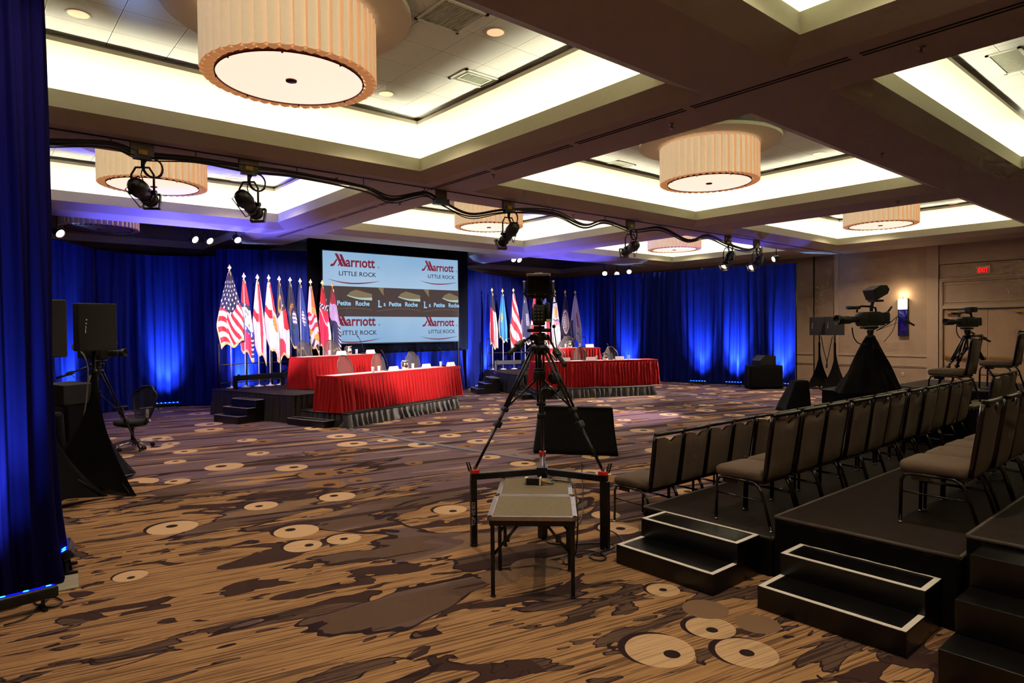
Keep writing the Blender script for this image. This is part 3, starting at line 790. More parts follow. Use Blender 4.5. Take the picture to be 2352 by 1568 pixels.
bl = [('led bar at the foot of the leftmost rear drape', 2.12, 16.9, (-.84, .54), 100), ('led bar at the foot of the glowing drape behind the office chair', 3.95, 18.3, (.16, .99), 160),
      ('led bar behind the flags, near the left stage corner', 5.54, 17.44, (.4, .92), 140), ('led bar on the floor right of the screen drape', 12.75, 16.7, (-.35, .9), 90),
      ('led bar behind the left flags of the right stage', 14.3, 17.75, (-.35, .9), 130), ('led bar behind the right flags of the right stage', 17.83, 17.1, (.97, .23), 120),
      ('led bar with lit dots beside the right table riser', 18.25, 15.3, (.97, .26), 120), ('led bar on the floor right of the right stage, second from its table', 18.88, 12.59, (.95, .32), 130),
      ('led bar directly under the brightest glow near the draped wedge box', 19.25, 11.48, (.95, .32), 190), ('led bar behind the draped wedge box at the drape end', 19.74, 10.14, (.93, .35), 200)]
for k, (lb, x, y, aim, pw) in enumerate(bl): led_bar(lb, x, y, aim, power=pw, ceil_w=(1500, 2400, 1500, 900, 900, 500, 700, 0, 700, 700)[k])
for k, x in enumerate((8.6, 10.1, 10.9, 11.7)): led_bar('led bar under the video screen, %s along the strip drape' % ('first', 'second', 'third', 'fourth')[k], x, 16.75, (0, 1), power=26, ang=40, L=.45)
led_bar('long led bar lying in front of the nearest drape at the lower left corner', 0.17, 5.54, (-.12, 1), L=.62, power=85, ang=48, group=None, face=-0.15, n=5, tgt=Vector((-.10, .38, 1.3)))
q = P(140, 1250, .22)
led_bar('short led bar with six bright dots leaning at the side edge of the near drape', q.x + .04, q.y, (-1, .1), L=.36, power=3, ang=60, group=None, face=-.5, lift=.12)
# white card under the near drape, cables of the bars
tag(MB().box((P(150, 1345).x - .08, P(150, 1345).y + .06, .006), (.34, .34, .01), rz=-.1).build('floor_card', M['kraft']), 'pale flat card on the carpet under the hem of the near drape', 'card')
c = MB(); pts = [P(8, 1440), P(60, 1425), P(95, 1390), P(120, 1372), P(150, 1385), P(120, 1400), P(80, 1392), P(75, 1378)]
c.tube([p + Vector((0, 0, .012)) for p in smooth_path(pts, .03)], .006, 6); tag(c.build('power_cable', M['cable']), 'thin black cable looping beside the long led bar', 'cable')

# ================================================================== VIDEO SCREEN
t = thing('video_screen', 'large lit rear-projection video screen showing hotel logos and a dark middle band', 'screen', ((sx0 + sx1) / 2, SY, (sz0 + sz1) / 2))
W2, H2 = (sx1 - sx0) / 2, (sz1 - sz0) / 2
def screen_mat():
    m, nt, b = nodes_of('projected_sky_blue')
    tc = nt.nodes.new('ShaderNodeTexCoord'); sp = nt.nodes.new('ShaderNodeSeparateXYZ'); nt.links.new(tc.outputs['Object'], sp.inputs[0])
    n = nt.nodes.new('ShaderNodeTexNoise'); n.inputs['Scale'].default_value = .6; nt.links.new(tc.outputs['Object'], n.inputs['Vector'])
    k = math_node(nt, 'ADD', math_node(nt, 'MULTIPLY', math_node(nt, 'ABSOLUTE', sp.outputs[2]), 0.30), math_node(nt, 'MULTIPLY', n.outputs['Fac'], 0.5))
    r = nt.nodes.new('ShaderNodeValToRGB'); r.color_ramp.elements[0].color = lin((178, 208, 236)); r.color_ramp.elements[1].color = lin((140, 182, 220))
    r.color_ramp.elements[0].position = .25; r.color_ramp.elements[1].position = .68
    nt.links.new(k, r.inputs['Fac']); nt.links.new(r.outputs['Color'], b.inputs['Emission Color']); b.inputs['Emission Strength'].default_value = 0.45
    b.inputs['Base Color'].default_value = (.02, .02, .02, 1); b.inputs['Specular IOR Level'].default_value = 0
    return m
def glow(name, rgb, s_=0.42):
    m, nt, b = nodes_of(name)
    b.inputs['Base Color'].default_value = (.01, .01, .01, 1); b.inputs['Specular IOR Level'].default_value = 0
    b.inputs['Emission Color'].default_value = lin(rgb); b.inputs['Emission Strength'].default_value = s_; m.cycles.emission_sampling = 'NONE'
    return m
MB().box((0, .03, 0), (2 * W2 + .06, .05, 2 * H2 + .06)).build('screen_frame', M['black'], t)
MB().box((0, .0, 0), (2 * W2, .012, 2 * H2)).build('lit_surface', screen_mat(), t)
for s_ in (-1, 1):
    MB().box((s_ * (W2 + .01), .045, (-H2 - (sz0 + sz1) / 2) / 2), (.04, .04, (sz0 + sz1) / 2 - H2)).build('screen_leg', M['black'], t)
R_SC = Matrix(((1, 0, 0), (0, 0, -1), (0, 1, 0)))
MAROON = glow('projected_maroon', (136, 40, 60)); NAVY = glow('projected_plum', (58, 28, 58)); BROWN = glow('projected_dark_band', (82, 68, 66)); LOGOB = glow('projected_light_blue_letters', (160, 212, 250), .5); WARM = glow('projected_warm_arc', (122, 100, 84)); PALE = glow('projected_pale_shape', (190, 215, 205)); TANP = glow('projected_tan', (140, 124, 96))
def sc(fx, fz): return (-W2 + fx * 2 * W2, H2 - fz * 2 * H2)   # fraction across, fraction down
def logo(fx0, fx1, fz, k):
    # fx0..fx1 span of the name, fz its baseline
    x0, z = sc(fx0, fz); x1, _ = sc(fx1, fz); w_ = x1 - x0; y = -.010; h = w_ * .235
    g = MB()
    # sweeping initial: three slanted strokes and a tail
    def st(ax, az, bx, bz, t0, t1):
        g.poly([(x0 + w_ * ax, y, z + h * az), (x0 + w_ * (ax + t0), y, z + h * az), (x0 + w_ * (bx + t1), y, z + h * bz), (x0 + w_ * bx, y, z + h * bz)])
    st(.215, 0, .095, 1.0, .062, .058); st(.285, 0, .185, .96, .062, .055)
    g.poly([(x0 + w_ * a, y, z + h * b_) for a, b_ in ((.0, .0), (.028, .17), (.062, .17), (.135, .62), (.145, .48), (.085, .03), (.035, -.05))])
    g.poly([(x0 + w_ * a, y, z + h * b_) for a, b_ in ((.155, .02), (.225, .62), (.235, .48), (.175, 0))])
    g.build('logo_initial', MAROON, t, fix=False)
    text_mesh('arr\u0131ott', h * 1.12, MAROON, t, 'logo_name', R_SC, (x0 + w_ * .315, y, z + h * .02), xs=.765 * 1.13, bold=h * .026, extr=.0005, align='LEFT')
    text_mesh('\u00ae', h * .22, NAVY, t, 'registered_mark', R_SC, (x0 + w_ * .985, y, z), extr=.0005, align='LEFT')
    text_mesh('LITTLE ROCK', h * .50, NAVY, t, 'city_name', R_SC, (x0 + w_ * .17, y, z - h * .72), xs=1.1, bold=h * .004, extr=.0005, align='LEFT')
    def arc(u, v):
        X = x0 - w_ * .06 + u * w_ * 1.10; c = -h * .30 * math.sin(PI * (u ** .85)) - h * 1.0 - h * .05 * u
        return (X, y, z + c + (v - .5) * h * .10 * math.sin(PI * u) ** .7)
    g = MB().grid(24, 1, arc); g.build('logo_underline', MAROON, t, fix=False)
logo(.045, .375, .160, 0); logo(.70, .985, .150, 1)
logo(.045, .375, .808, 2); logo(.70, .985, .815, 3)
# dark middle band with three repeats
_, zt = sc(0, .375); _, zb = sc(0, .705)
MB().box((0, -.008, (zt + zb) / 2), (2 * W2, .004, zt - zb)).build('dark_band', BROWN, t)
for k, fx in enumerate((-.02, .345, .69)):
    x0, _ = sc(fx, 0); w_ = .345 * 2 * W2 if k == 1 else .35 * 2 * W2; y = -.0125
    zc = (zt + zb) / 2; hb = zt - zb
    xr = min(W2 - .005, x0 + w_ * .99)
    g = MB(); pts = [(x0 + w_ * .50, zc + hb * .20), (x0 + w_ * .56, zc + hb * .32), (x0 + w_ * .67, zc + hb * .40), (xr, zc + hb * .27), (xr, zc + hb * .12), (x0 + w_ * .70, zc + hb * .12), (x0 + w_ * .55, zc + hb * .15)]
    g.poly([(a, y, b_) for a, b_ in pts]); g.build('pale_ceiling_light', TANP, t, fix=False)
    g = MB()
    def ar(u, v):
        X = x0 + w_ * .50 + u * (xr - x0 - w_ * .50); return (X, y - .001, zc + hb * (.20 - .10 * math.sin(PI / 2 * min(1, u * 1.6))) + (v - .5) * hb * .07 * (0.35 + u))
    g.grid(12, 1, ar); g.build('pale_rim', PALE, t, fix=False)
    g = MB()
    def ar2(u, v):
        X = max(-W2 + .01, x0 + w_ * (.04 + .95 * u)); return (min(X, W2 - .01), y - .001, zc + hb * (-.36 + .14 * math.sin(PI * (.1 + .7 * u))) + (v - .5) * hb * .018)
    g.grid(16, 1, ar2); g.build('warm_arc', WARM, t, fix=False)
    if k > 0:
        g = MB(); g.poly([(x0 + w_ * a, y, zc + hb * b_) for a, b_ in ((.07, .495), (.19, .495), (.185, .34), (.20, .22), (.15, .30), (.10, .42))]); g.build('warm_glow', TANP, t, fix=False)
    LG = LOGOB
    zz = zc - hb * .13; tx = max(x0 + w_ * .07, -W2 + .04)
    text_mesh('L', hb * .30, LG, t, 'band_lettering', R_SC, (tx, y, zz - hb * .04), xs=.9, bold=.006, extr=.0005, align='LEFT')
    g = MB()
    for bx, bz, bw in ((.0, -.04, .05), (.0, .17, .05), (.045, -.04, .02)): g.box((tx + w_ * (bx + .015), y, zz + hb * bz + hb * .008), (w_ * bw, .001, hb * .014))
    g.build('letter_serifs', LG, t)
    text_mesh('a', hb * .22, LG, t, 'band_lettering', R_SC, (tx + w_ * .115, y, zz), xs=.85, bold=.003, extr=.0005, align='LEFT')
    text_mesh('Petite', hb * .215, LG, t, 'band_lettering', R_SC, (tx + w_ * .225, y, zz), xs=.98, bold=.004, extr=.0005, align='LEFT')
    text_mesh('Roche', hb * .215, LG, t, 'band_lettering', R_SC, (tx + w_ * .575, y, zz), xs=.88 if k == 2 else .95, bold=.004, extr=.0005, align='LEFT')
al = bpy.data.lights.new('screen_glow', 'AREA'); al.shape = 'RECTANGLE'; al.size = 2 * W2; al.size_y = 2 * H2; al.energy = 18; al.color = (.7, .85, 1)
MATS['projected_sky_blue'].cycles.emission_sampling = 'NONE'
ao = bpy.data.objects.new('screen_glow', al); COL.objects.link(ao); ao.parent = t; ao.location = (0, -.03, 0); ao.rotation_euler = (-PI / 2, 0, 0)

# ================================================================== STAGES
def pleated_skirt(path, z0, z1, amp, wl, seed, flare=.04, rows=5, step=.02, closed=False, hem=0.0):
    pts = [Vector((a[0], a[1], 0)) for a in path]; d = path_len(pts); n = max(4, int(d[-1] / step)); out = []; nor = []; j = 0
    for i in range(n + 1):
        s_ = d[-1] * i / n
        while j < len(pts) - 2 and d[j + 1] < s_: j += 1
        e = (pts[j + 1] - pts[j]).normalized(); out.append(pts[j].lerp(pts[j + 1], (s_ - d[j]) / (d[j + 1] - d[j]))); nor.append(Vector((e.y, -e.x, 0)))
    for _ in range(2):
        nor = [(nor[max(i - 2, 0)] + nor[i] * 2 + nor[min(i + 2, n)]).normalized() for i in range(n + 1)]
    rr = random.Random(seed); ph = rr.random() * 30
    def fn(u, v):
        i = int(round(u * n)); x = d[-1] * i / n; low = 1 - v
        k = x / wl + .8 * noise.noise((x * 1.7 / wl * .3, ph, 0)) + .25 * noise.noise((x * 3, ph, v * 2))
        a = .55 + .9 * abs(noise.noise((x * 4, ph + 4, v)))
        o = amp * a * (.35 + .65 * min(1, low * 2)) * (math.sin(2 * PI * k) + .35 * math.sin(4 * PI * k + 1)) + flare * low + amp * .5
        return (out[i].x + nor[i].x * o, out[i].y + nor[i].y * o, z0 + (z1 - z0) * v + hem * noise.noise((x * 2, ph, 5)) * low)
    return MB().grid(n, rows, fn)
def frame(o, th):
    u = Vector((math.cos(th), math.sin(th), 0)); v = Vector((-math.sin(th), math.cos(th), 0))
    return lambda a, b_, z=0: Vector((o[0], o[1], 0)) + u * a + v * b_ + Vector((0, 0, z))
def riser(name, label, o, th, poly, h, skirt, group=None, skirt_amp=.03):
    t = thing(name, label, 'stage', (o[0], o[1], 0), th, group)
    MB().prism([(a, b_, h - .03) for a, b_ in poly], (0, 0, .03)).build('deck', M['deck'], t, bevel=.004)
    MB().prism([(a * .985 + .03, b_ * .97 + .03, 0.0) for a, b_ in poly], (0, 0, h - .031)).build('frame_box', M['black'], t)
    pleated_skirt(skirt, .005, h - .035, skirt_amp, .17, hash(label) % 97 if False else len(label), .06, 5, .025).build('pleated_skirt', M['blackskirt'], t, fix=False)
    e = MB()
    for a, b_ in zip(skirt, skirt[1:]):
        a = Vector((a[0], a[1], h - .018)); b_ = Vector((b_[0], b_[1], h - .018)); e.cyl(a, b_, .012, n=6)
    e.build('edge_trim', mat('riser_edge', (70, 62, 58), .5, .4), t)
    return t
def steps(name, label, o, th, n, w_, rise, run, group=None, tape=True, closed=True, tapew=.04, top_tape=True):
    # local: +x is up the steps, y across
    t = thing(name, label, 'steps', (o[0], o[1], 0), th, group)
    for k in range(n):
        s_ = MB().box((run * k + (run * (n - k)) / 2, 0, rise * k + rise / 2), (run * (n - k), w_, rise - .002 * (k > 0))).build('step', M['stepm'], t, bevel=.004)
        if tape:
            z = rise * (k + 1) + .0015; x0 = run * k + .003; x1 = run * (k + 1) - .003; hw = w_ / 2 - .003
            g = MB(); g.box((x0 + tapew / 2, 0, z), (tapew, 2 * hw, .003)); g.box(((x0 + x1) / 2, -hw + tapew / 2, z + .0005), (x1 - x0, tapew, .003)); g.box(((x0 + x1) / 2, hw - tapew / 2, z + .0005), (x1 - x0, tapew, .003))
            if top_tape and k == n - 1: g.box((x1 - tapew * .35, 0, z + .001), (tapew * .7, 2 * hw, .003))
            g.build('edge_tape', M['tape'], s_)
    return t
def skirted_table(name, label, o, th, L, D, h, z, group=None):
    # local: front edge along +x from 0 to L at y=0, depth towards +y
    t = thing(name, label, 'table', (o[0], o[1], z), th, group)
    MB().rbox((L / 2, D / 2, h - .012), (L, D, .024), .01).build('tabletop', M['red'], t)
    sk = [(0, D), (0, .04), (.04, 0), (L - .04, 0), (L, .04), (L, D)]
    pleated_skirt(sk, .015, h - .055, .034, .105, len(label), .075, 8, .012, hem=.012).build('pleated_skirt', M['red'], t, fix=False)
    b_ = MB().loft([[Vector((a, b__, zz)) for a, b__ in ((-.012, D), (-.012, -.012), (L + .012, -.012), (L + .012, D))] for zz in (h - .062, h - .003)], 0, False, False, False); b_.build('skirt_band', M['red'], t, fix=False)
    MB().box((L * .45, .12 + D * .28, h + .0015), (L * .86, D * .5, .003)).build('paper_runner', M['paper'], t)
    return t
# --- left stage
A0 = P(790, 984); A1 = P(1058, 937); thL = math.atan2(A1.y - A0.y, A1.x - A0.x); LL = (A1 - A0).length
FL = frame(A0, thL)
zl, zu = .28, .60
riser('low_stage_riser', 'low black riser with satin skirt under the left front red table', A0, thL, [(0.14, 0.05), (LL - .08, 0.05), (LL - .08, 1.5), (.14, 1.5)], zl,
      [(0.14, 1.48), (0.14, 0.05), (LL - .08, 0.05), (LL - .08, 1.48)])
def on_b(px, py, o, th, b_):
    # where the line of sight meets the upright plane at local depth b_; gives local a and world z
    r = ray(px, py); v = Vector((-math.sin(th), math.cos(th), 0)); u = Vector((math.cos(th), math.sin(th), 0))
    k = (b_ + v.dot(Vector((o[0], o[1], 0)))) / r.dot(v)
    return (r * k - Vector((o[0], o[1], 0))).dot(u), CAMH + r.z * k
riser('high_stage_riser', 'higher black riser at the back of the left stage, carrying flags and a red table', A0, thL, [(0, 1.51), (3.9, 1.51), (3.9, 3.95), (2.4, 4.4), (0.05, 4.5)], zu,
      [(0.05, 4.48), (0, 1.51), (3.9, 1.51), (3.9, 3.93)])
def w_at(o, th, a, b_, z=0): return frame(o, th)(a, b_, z)
steps('stage_steps', 'three-step black stair unit at the left side of the left stage', w_at(A0, thL, -.70, 2.83), thL, 3, .86, .155, .215, tapew=.018)
steps('stage_steps', 'single black step at the left end of the left low riser', w_at(A0, thL, -.19, .92), thL, 1, 1.12, .135, .27, tapew=.012)
# --- right stage
B1 = P(1510.5, 906.6); thR = math.radians(-23.2); B0 = B1 - Vector((math.cos(thR), math.sin(thR), 0)) * 3.72
riser('low_stage_riser', 'low black riser with satin skirt under the right front red table', B0, thR, [(0.05, 0.05), (3.64, 0.05), (3.64, 1.5), (0.05, 1.5)], zl,
      [(0.05, 1.48), (0.05, 0.05), (3.64, 0.05), (3.64, 1.48)])
riser('high_stage_riser', 'higher black riser at the back of the right stage, flags along its rear', B0, thR, [(-.06, 1.51), (3.6, 1.51), (3.6, 4.5), (-.3, 4.5)], zu,
      [(-.3, 4.48), (-.06, 1.51), (3.6, 1.51), (3.6, 4.48)])
steps('stage_steps', 'three-step black stair unit at the left side of the right stage', w_at(B0, thR, -1.13, 2.63), thR, 3, .80, .155, .24, tapew=.018)
steps('stage_steps', 'single black step at the left end of the right low riser, behind the tripod leg', w_at(B0, thR, -.33, .78), thR, 1, 1.05, .135, .27, tapew=.012)

# --- tables
aL0 = on_b(775, 900, A0, thL, .28)[0]; aL1 = on_b(1057, 900, A0, thL, .28)[0]
aU0 = on_b(706, 820, A0, thL, 2.25)[0]; aU1 = on_b(873, 820, A0, thL, 2.25)[0]
aR0 = on_b(1234, 830, B0, thR, .28)[0]; aR1 = on_b(1511, 830, B0, thR, .28)[0]
aV0 = on_b(1236, 800, B0, thR, 2.25)[0]; aV1 = on_b(1378, 800, B0, thR, 2.25)[0]
TH = .74
GT = 'red skirted head tables'
skirted_table('skirted_table', 'long red skirted table on the left low riser, nearest of the left pair', w_at(A0, thL, aL0, .28), thL, aL1 - aL0, .62, TH, zl, GT)
skirted_table('skirted_table', 'red skirted table on the high riser in front of the left flags', w_at(A0, thL, aU0, 2.25), thL, aU1 - aU0, .62, TH, zu, GT)
skirted_table('skirted_table', 'long red skirted table on the right low riser behind the big tripod', w_at(B0, thR, aR0, .28), thR, aR1 - aR0, .62, TH, zl, GT)
skirted_table('skirted_table', 'red skirted table on the high riser in front of the right flags', w_at(B0, thR, aV0, 2.25), thR, aV1 - aV0, .62, TH, zu, GT)

# --- things on the tables
def make_plate():
    t = thing('name_plate', 'x', 'name plate', (0, 0, 0))
    MB().prism([(-.14, -.045, 0), (-.14, 0, .105), (-.14, .045, 0)], (.28, 0, 0)).build('folded_card', M['paper'], t)
    return t
def make_glass():
    t = thing('water_glass', 'x', 'glass', (0, 0, 0))
    MB().lathe([(0, .002), (.028, .002), (.036, .12), (.034, .12), (.027, .01), (0, .01)], n=12, caps=False).build('tumbler', M['glass'], t)
    MB().lathe([(0, .011), (.0275, .011), (.031, .06), (0, .06)], n=12, caps=False).build('water', mat('water', (200, 205, 215), .1, var=0, alpha=.5), t)
    MB().lathe([(0, .122), (.034, .122), (.034, .128), (0, .128)], n=12, caps=False).build('paper_lid', M['paper'], t)
    return t
def make_pitcher():
    t = thing('water_pitcher', 'x', 'pitcher', (0, 0, 0))
    MB().lathe([(0, 0), (.062, 0), (.082, .05), (.085, .09), (.066, .15), (.062, .18), (.074, .215), (.070, .215), (.058, .18), (0, .17)], n=20, caps=False).build('body', M['silver'], t)
    MB().tube([(-.06, 0, .18), (-.115, 0, .185), (-.13, 0, .13), (-.11, 0, .07), (-.08, 0, .05)], .009, 8).build('handle', M['silver'], t)
    MB().prism([(.055, -.025, .20), (.105, 0, .222), (.055, .025, .20), (.06, 0, .165)], (0, 0, .004)).build('spout', M['silver'], t)
    return t
def make_mic():
    t = thing('table_microphone', 'x', 'microphone', (0, 0, 0))
    MB().rbox((0, 0, .015), (.12, .15, .03), .012).build('base', M['blackplastic'], t)
    MB().tube([(0, 0, .03), (-.02, 0, .12), (-.07, 0, .26), (-.14, 0, .38), (-.19, 0, .44)], .007, 6).build('gooseneck', M['black'], t)
    MB().lathe([(0, 0), (.012, .005), (.015, .03), (.012, .06), (0, .065)], (-.185, 0, .435), (-.7, 0, .6), 8, caps=False).build('microphone_head', M['black'], t)
    return t
def make_mesh_chair():
    t = thing('mesh_chair', 'x', 'chair', (0, 0, 0))   # faces -y (towards the table front)
    def bk(u, v):
        h = .44 + v * .66; wd = .165 + .085 * math.sin(PI * min(1, .25 + v * .62)); 
        if v > .7: wd *= 1 - .30 * ((v - .7) / .3) ** 2.5
        x = (u - .5) * 2 * wd
        return (x, .22 + .08 * v + .05 * (1 - (2 * u - 1) ** 2), h - .075 * (2 * u - 1) ** 4 * max(0, (v - .5) / .5) ** 2)
    g = MB().grid(10, 10, bk); g.build('mesh_backrest', M['meshback'], t, fix=False)
    edge = [bk(0, v / 10) for v in range(11)] + [bk(u / 8, 1) for u in range(1, 8)] + [bk(1, 1 - v / 10) for v in range(11)]
    MB().tube(edge + [edge[0]], .014, 6).build('back_frame', M['meshframe'], t)
    MB().grid(8, 6, lambda u, v: ((u - .5) * .50, -.26 + v * .46, .46 - .02 * math.cos((u - .5) * PI) + .015 * (v < .2))).build('seat', M['meshback'], t, fix=False)
    e = [((-.25), -.26), (.25, -.26), (.25, .20), (-.25, .20), (-.25, -.26)]
    MB().tube([(a, b_, .45) for a, b_ in e], .016, 6).build('seat_frame', M['meshframe'], t)
    for s_ in (-1, 1):
        MB().rbox((s_ * .29, -.04, .67), (.08, .26, .03), .012).build('armrest', M['blackplastic'], t)
        MB().tube([(s_ * .20, .20, .42), (s_ * .28, .14, .50), (s_ * .29, .03, .66)], .018, 6).build('arm_support', M['meshframe'], t)
    MB().cyl((0, 0, .10), (0, 0, .44), .03, n=10).build('gas_column', M['black'], t)
    MB().tube([(0, .0, .41), (0, .18, .42), (0, .27, .5)], .03, 6).build('spine', M['meshframe'], t)
    for k in range(5):
        a = 2 * PI * k / 5 + .3
        l = MB().tube([(0, 0, .11), (.28 * math.cos(a), .28 * math.sin(a), .075)], [.028, .018], 6).build('base_leg', M['meshframe'], t)
        MB().cyl((.28 * math.cos(a), .28 * math.sin(a) - .02, .03), (.28 * math.cos(a), .28 * math.sin(a) + .02, .03), .03, n=10).build('caster', M['black'], l)
    return t
protos = dict(plate=make_plate(), glass=make_glass(), pitcher=make_pitcher(), mic=make_mic(), chair=make_mesh_chair())
used = set()
def use(kind, loc, rz, label, group):
    p = protos[kind]
    if kind not in used:
        used.add(kind); p.location = loc; p.rotation_euler = (0, 0, rz); p['label'] = label
        if group: p['group'] = group
        return p
    return dup(p, loc, rz, label, group)
def on_table(kind, px, py, o, th, b_, z, label, group, rz=0.0):
    a = on_b(px, py, o, th, b_)[0]
    return use(kind, w_at(o, th, a, b_, z), th + rz, label, group)
LT, UT, RT, VT = (A0, thL, zl + TH + .003), (A0, thL, zu + TH + .003), (B0, thR, zl + TH + .003), (B0, thR, zu + TH + .003)
def put(kind, T, px, b_, label, rz=0.0, dz=0.0):
    on_table(kind, px, 820, T[0], T[1], b_, T[2] + dz, label, {'plate': 'blank name plates', 'glass': 'water glasses', 'pitcher': 'water pitchers', 'mic': 'table microphones', 'chair': 'mesh-back stage chairs'}[kind], rz)
put('plate', LT, 904, .42, 'white name plate left of the pitcher on the left front table'); put('plate', LT, 979, .42, 'white name plate in front of the right mesh chair of the left front table')
put('plate', LT, 1035, .42, 'white name plate at the right end of the left front table')
put('plate', UT, 784, 2.42, 'white name plate left of the pitcher on the left rear table'); put('plate', UT, 851, 2.42, 'white name plate at the right end of the left rear table')
put('plate', RT, 1299, .42, 'white name plate beside the tripod on the right front table'); put('plate', RT, 1357, .42, 'white name plate in front of the middle mesh chair of the right front table')
put('plate', RT, 1423, .42, 'white name plate in front of the light mesh chair of the right front table'); put('plate', VT, 1354, 2.42, 'white name plate at the right end of the right rear table'); put('plate', VT, 1266, 2.42, 'white name plate beside the tripod on the right rear table')
put('pitcher', LT, 930, .55, 'silver pitcher on the left front table'); put('pitcher', UT, 801, 2.52, 'silver pitcher on the left rear table'); put('pitcher', RT, 1391, .55, 'silver pitcher on the right front table'); put('pitcher', VT, 1309, 2.5, 'silver pitcher on the right rear table')
for px, T, b_, lb in ((870, LT, .52, 'water glass left of the first name plate on the left front table'), (856, LT, .44, 'water glass farthest left on the left front table'), (948, LT, .52, 'water glass right of the pitcher on the left front table'), (1012, LT, .52, 'water glass left of the last name plate on the left front table'),
        (757, UT, 2.45, 'water glass left of the first name plate on the left rear table'), (819, UT, 2.52, 'water glass right of the pitcher on the left rear table'), (1370, RT, .52, 'water glass left of the pitcher on the right front table'), (1444, RT, .48, 'water glass at the right part of the right front table'),
        (1299, VT, 2.5, 'water glass left of the pitcher on the right rear table'), (1331, VT, 2.5, 'water glass right of the pitcher on the right rear table')): put('glass', T, px, b_, lb)
put('mic', LT, 892, .60, 'gooseneck microphone between two chairs on the left front table'); put('mic', LT, 1023, .60, 'gooseneck microphone at the right end of the left front table'); put('mic', UT, 836, 2.5, 'gooseneck microphone near the right end of the left rear table')
put('mic', RT, 1344, .6, 'gooseneck microphone in front of the middle chair of the right front table'); put('mic', RT, 1404, .6, 'gooseneck microphone right of the pitcher on the right front table', .6); put('mic', VT, 1341, 2.5, 'gooseneck microphone by the last name plate of the right rear table')
for T, px, b_, lb, rz in ((LT, 813, 1.12, 'mesh chair at the left end of the left front table, armrests showing', .1), (LT, 889, 1.12, 'mesh chair in the middle of the left front table', .1), (LT, 964, 1.12, 'mesh chair at the right of the left front table', -.1),
        (UT, 718, 3.12, 'mesh chair at the left of the left rear table', .1), (UT, 777, 3.12, 'mesh chair second at the left rear table, behind the pitcher', -.05), (RT, 1291, 1.12, 'mesh chair beside the big tripod at the right front table', .1),
        (RT, 1343, 1.12, 'mesh chair in the middle of the right front table', .1), (RT, 1415, 1.12, 'palest mesh chair at the right of the right front table', .15), (VT, 1313, 3.12, 'mesh chair at the right rear table behind its pitcher', .1)):
    z = zl if T in (LT, RT) else zu
    a = on_b(px, 820, T[0], T[1], b_)[0]
    use('chair', w_at(T[0], T[1], a, b_, z), T[1] + rz, lb, 'mesh-back stage chairs')

# ================================================================== FLAGS
WHT = (232, 222, 232); RED = (205, 24, 48); NVY = (22, 26, 66); GLD = (206, 160, 60); BLU = (20, 70, 170); FRG = (232, 190, 130)
def star(s_, t_, cs, ct, r): return ((s_ - cs) * .45) ** 2 + (t_ - ct) ** 2 < r * r
def f_usa(s, t):
    if t < .56 - .22 * abs(s - .50):
        r = int(t * 17); return WHT if ((s * 5.0 + (r % 2) * .5) % 1 < .34 and (t * 17) % 1 < .5 and t > .10) else NVY
    q = (t - .75 * s) * 11 if s > .38 else (t - .15 * s) * 14 + 5.0
    return RED if int(q + 40) % 2 else WHT
def f_ark(s, t):
    if t < .30: return (190, 18, 36)
    if t < .36: return WHT if star(s, t, .5, .33, .018) else NVY
    if t < .63:
        for cs, ct in ((.45, .50), (.35, .57), (.72, .57)):
            if star(s, t, cs, ct, .018): return NVY
        return NVY if .40 < t < .45 and abs(s - .6) < .22 and int(s * 16) % 2 else WHT
    if t < .70: return WHT if int(s * 5 + t * 20) % 2 and .64 < t < .69 and (s * 5) % 1 < .5 else (25, 60, 150)
    if s > .82: return WHT if (t * 18) % 1 < .4 else NVY
    return (220, 30, 90)
def f_ala(s, t):
    if .42 < t < .54 and s < .55: return (200, 20, 40)
    return (210, 30, 60) if s > .50 + .12 * t and s < .93 - .2 * t else WHT
def f_fla(s, t):
    if ((s - .78) * .5) ** 2 * 4 + ((t - .57) * 1.5) ** 2 < .028: return GLD if int(t * 60) % 3 else (150, 90, 40)
    if .40 < t < .52 and s < .62: return (200, 20, 40)
    if s > .62 + .3 * t and t < .4: return (200, 20, 50)
    return WHT
def f_geo(s, t):
    if t < .45 - .12 * s:
        if star(s, t, .4, .2, .018) or star(s, t, .7, .3, .018) or star(s, t, .45, .39, .018): return WHT
        return GLD if ((s - .4) ** 2 + ((t - .27) * 2) ** 2) ** .5 - .2 < .05 and ((s - .4) ** 2 + ((t - .27) * 2) ** 2) ** .5 > .16 else NVY
    if s > .62 and t < .62: return (215, 20, 45)
    return (220, 30, 70) if t > .62 + .30 * s and s < .7 else WHT
def f_ken(s, t):
    d = (((s - .72) * .8) ** 2 + ((t - .52) * 1.6) ** 2) ** .5
    if d < .17 and s > .45: return WHT if int(t * 50) % 3 else (90, 100, 150)
    if .27 < d < .40 and s < .7: return (GLD if t < .55 else (30, 110, 100)) if int(t * 50) % 2 else NVY
    return (18, 50, 120) if t > .5 else (16, 18, 50)
def f_lou(s, t):
    if ((s - .68) ** 2 + ((t - .48) * 1.8) ** 2) < .035: return WHT if int(t * 60 + s * 9) % 3 else (60, 90, 160)
    return (18, 60, 150) if s > .4 else (14, 34, 100)
def f_mar(s, t):
    if t < .33: return WHT if s < .5 else (210, 120, 60)
    if t < .44: return GLD if s > .5 else WHT
    if t < .70: return (210, 20, 60) if int(s * 4 + t * 14) % 2 else WHT
    return (GLD if int(s * 3 + t * 9) % 2 else WHT) if t < .85 else (30, 30, 50) if int(s * 5 + t * 10) % 2 else WHT
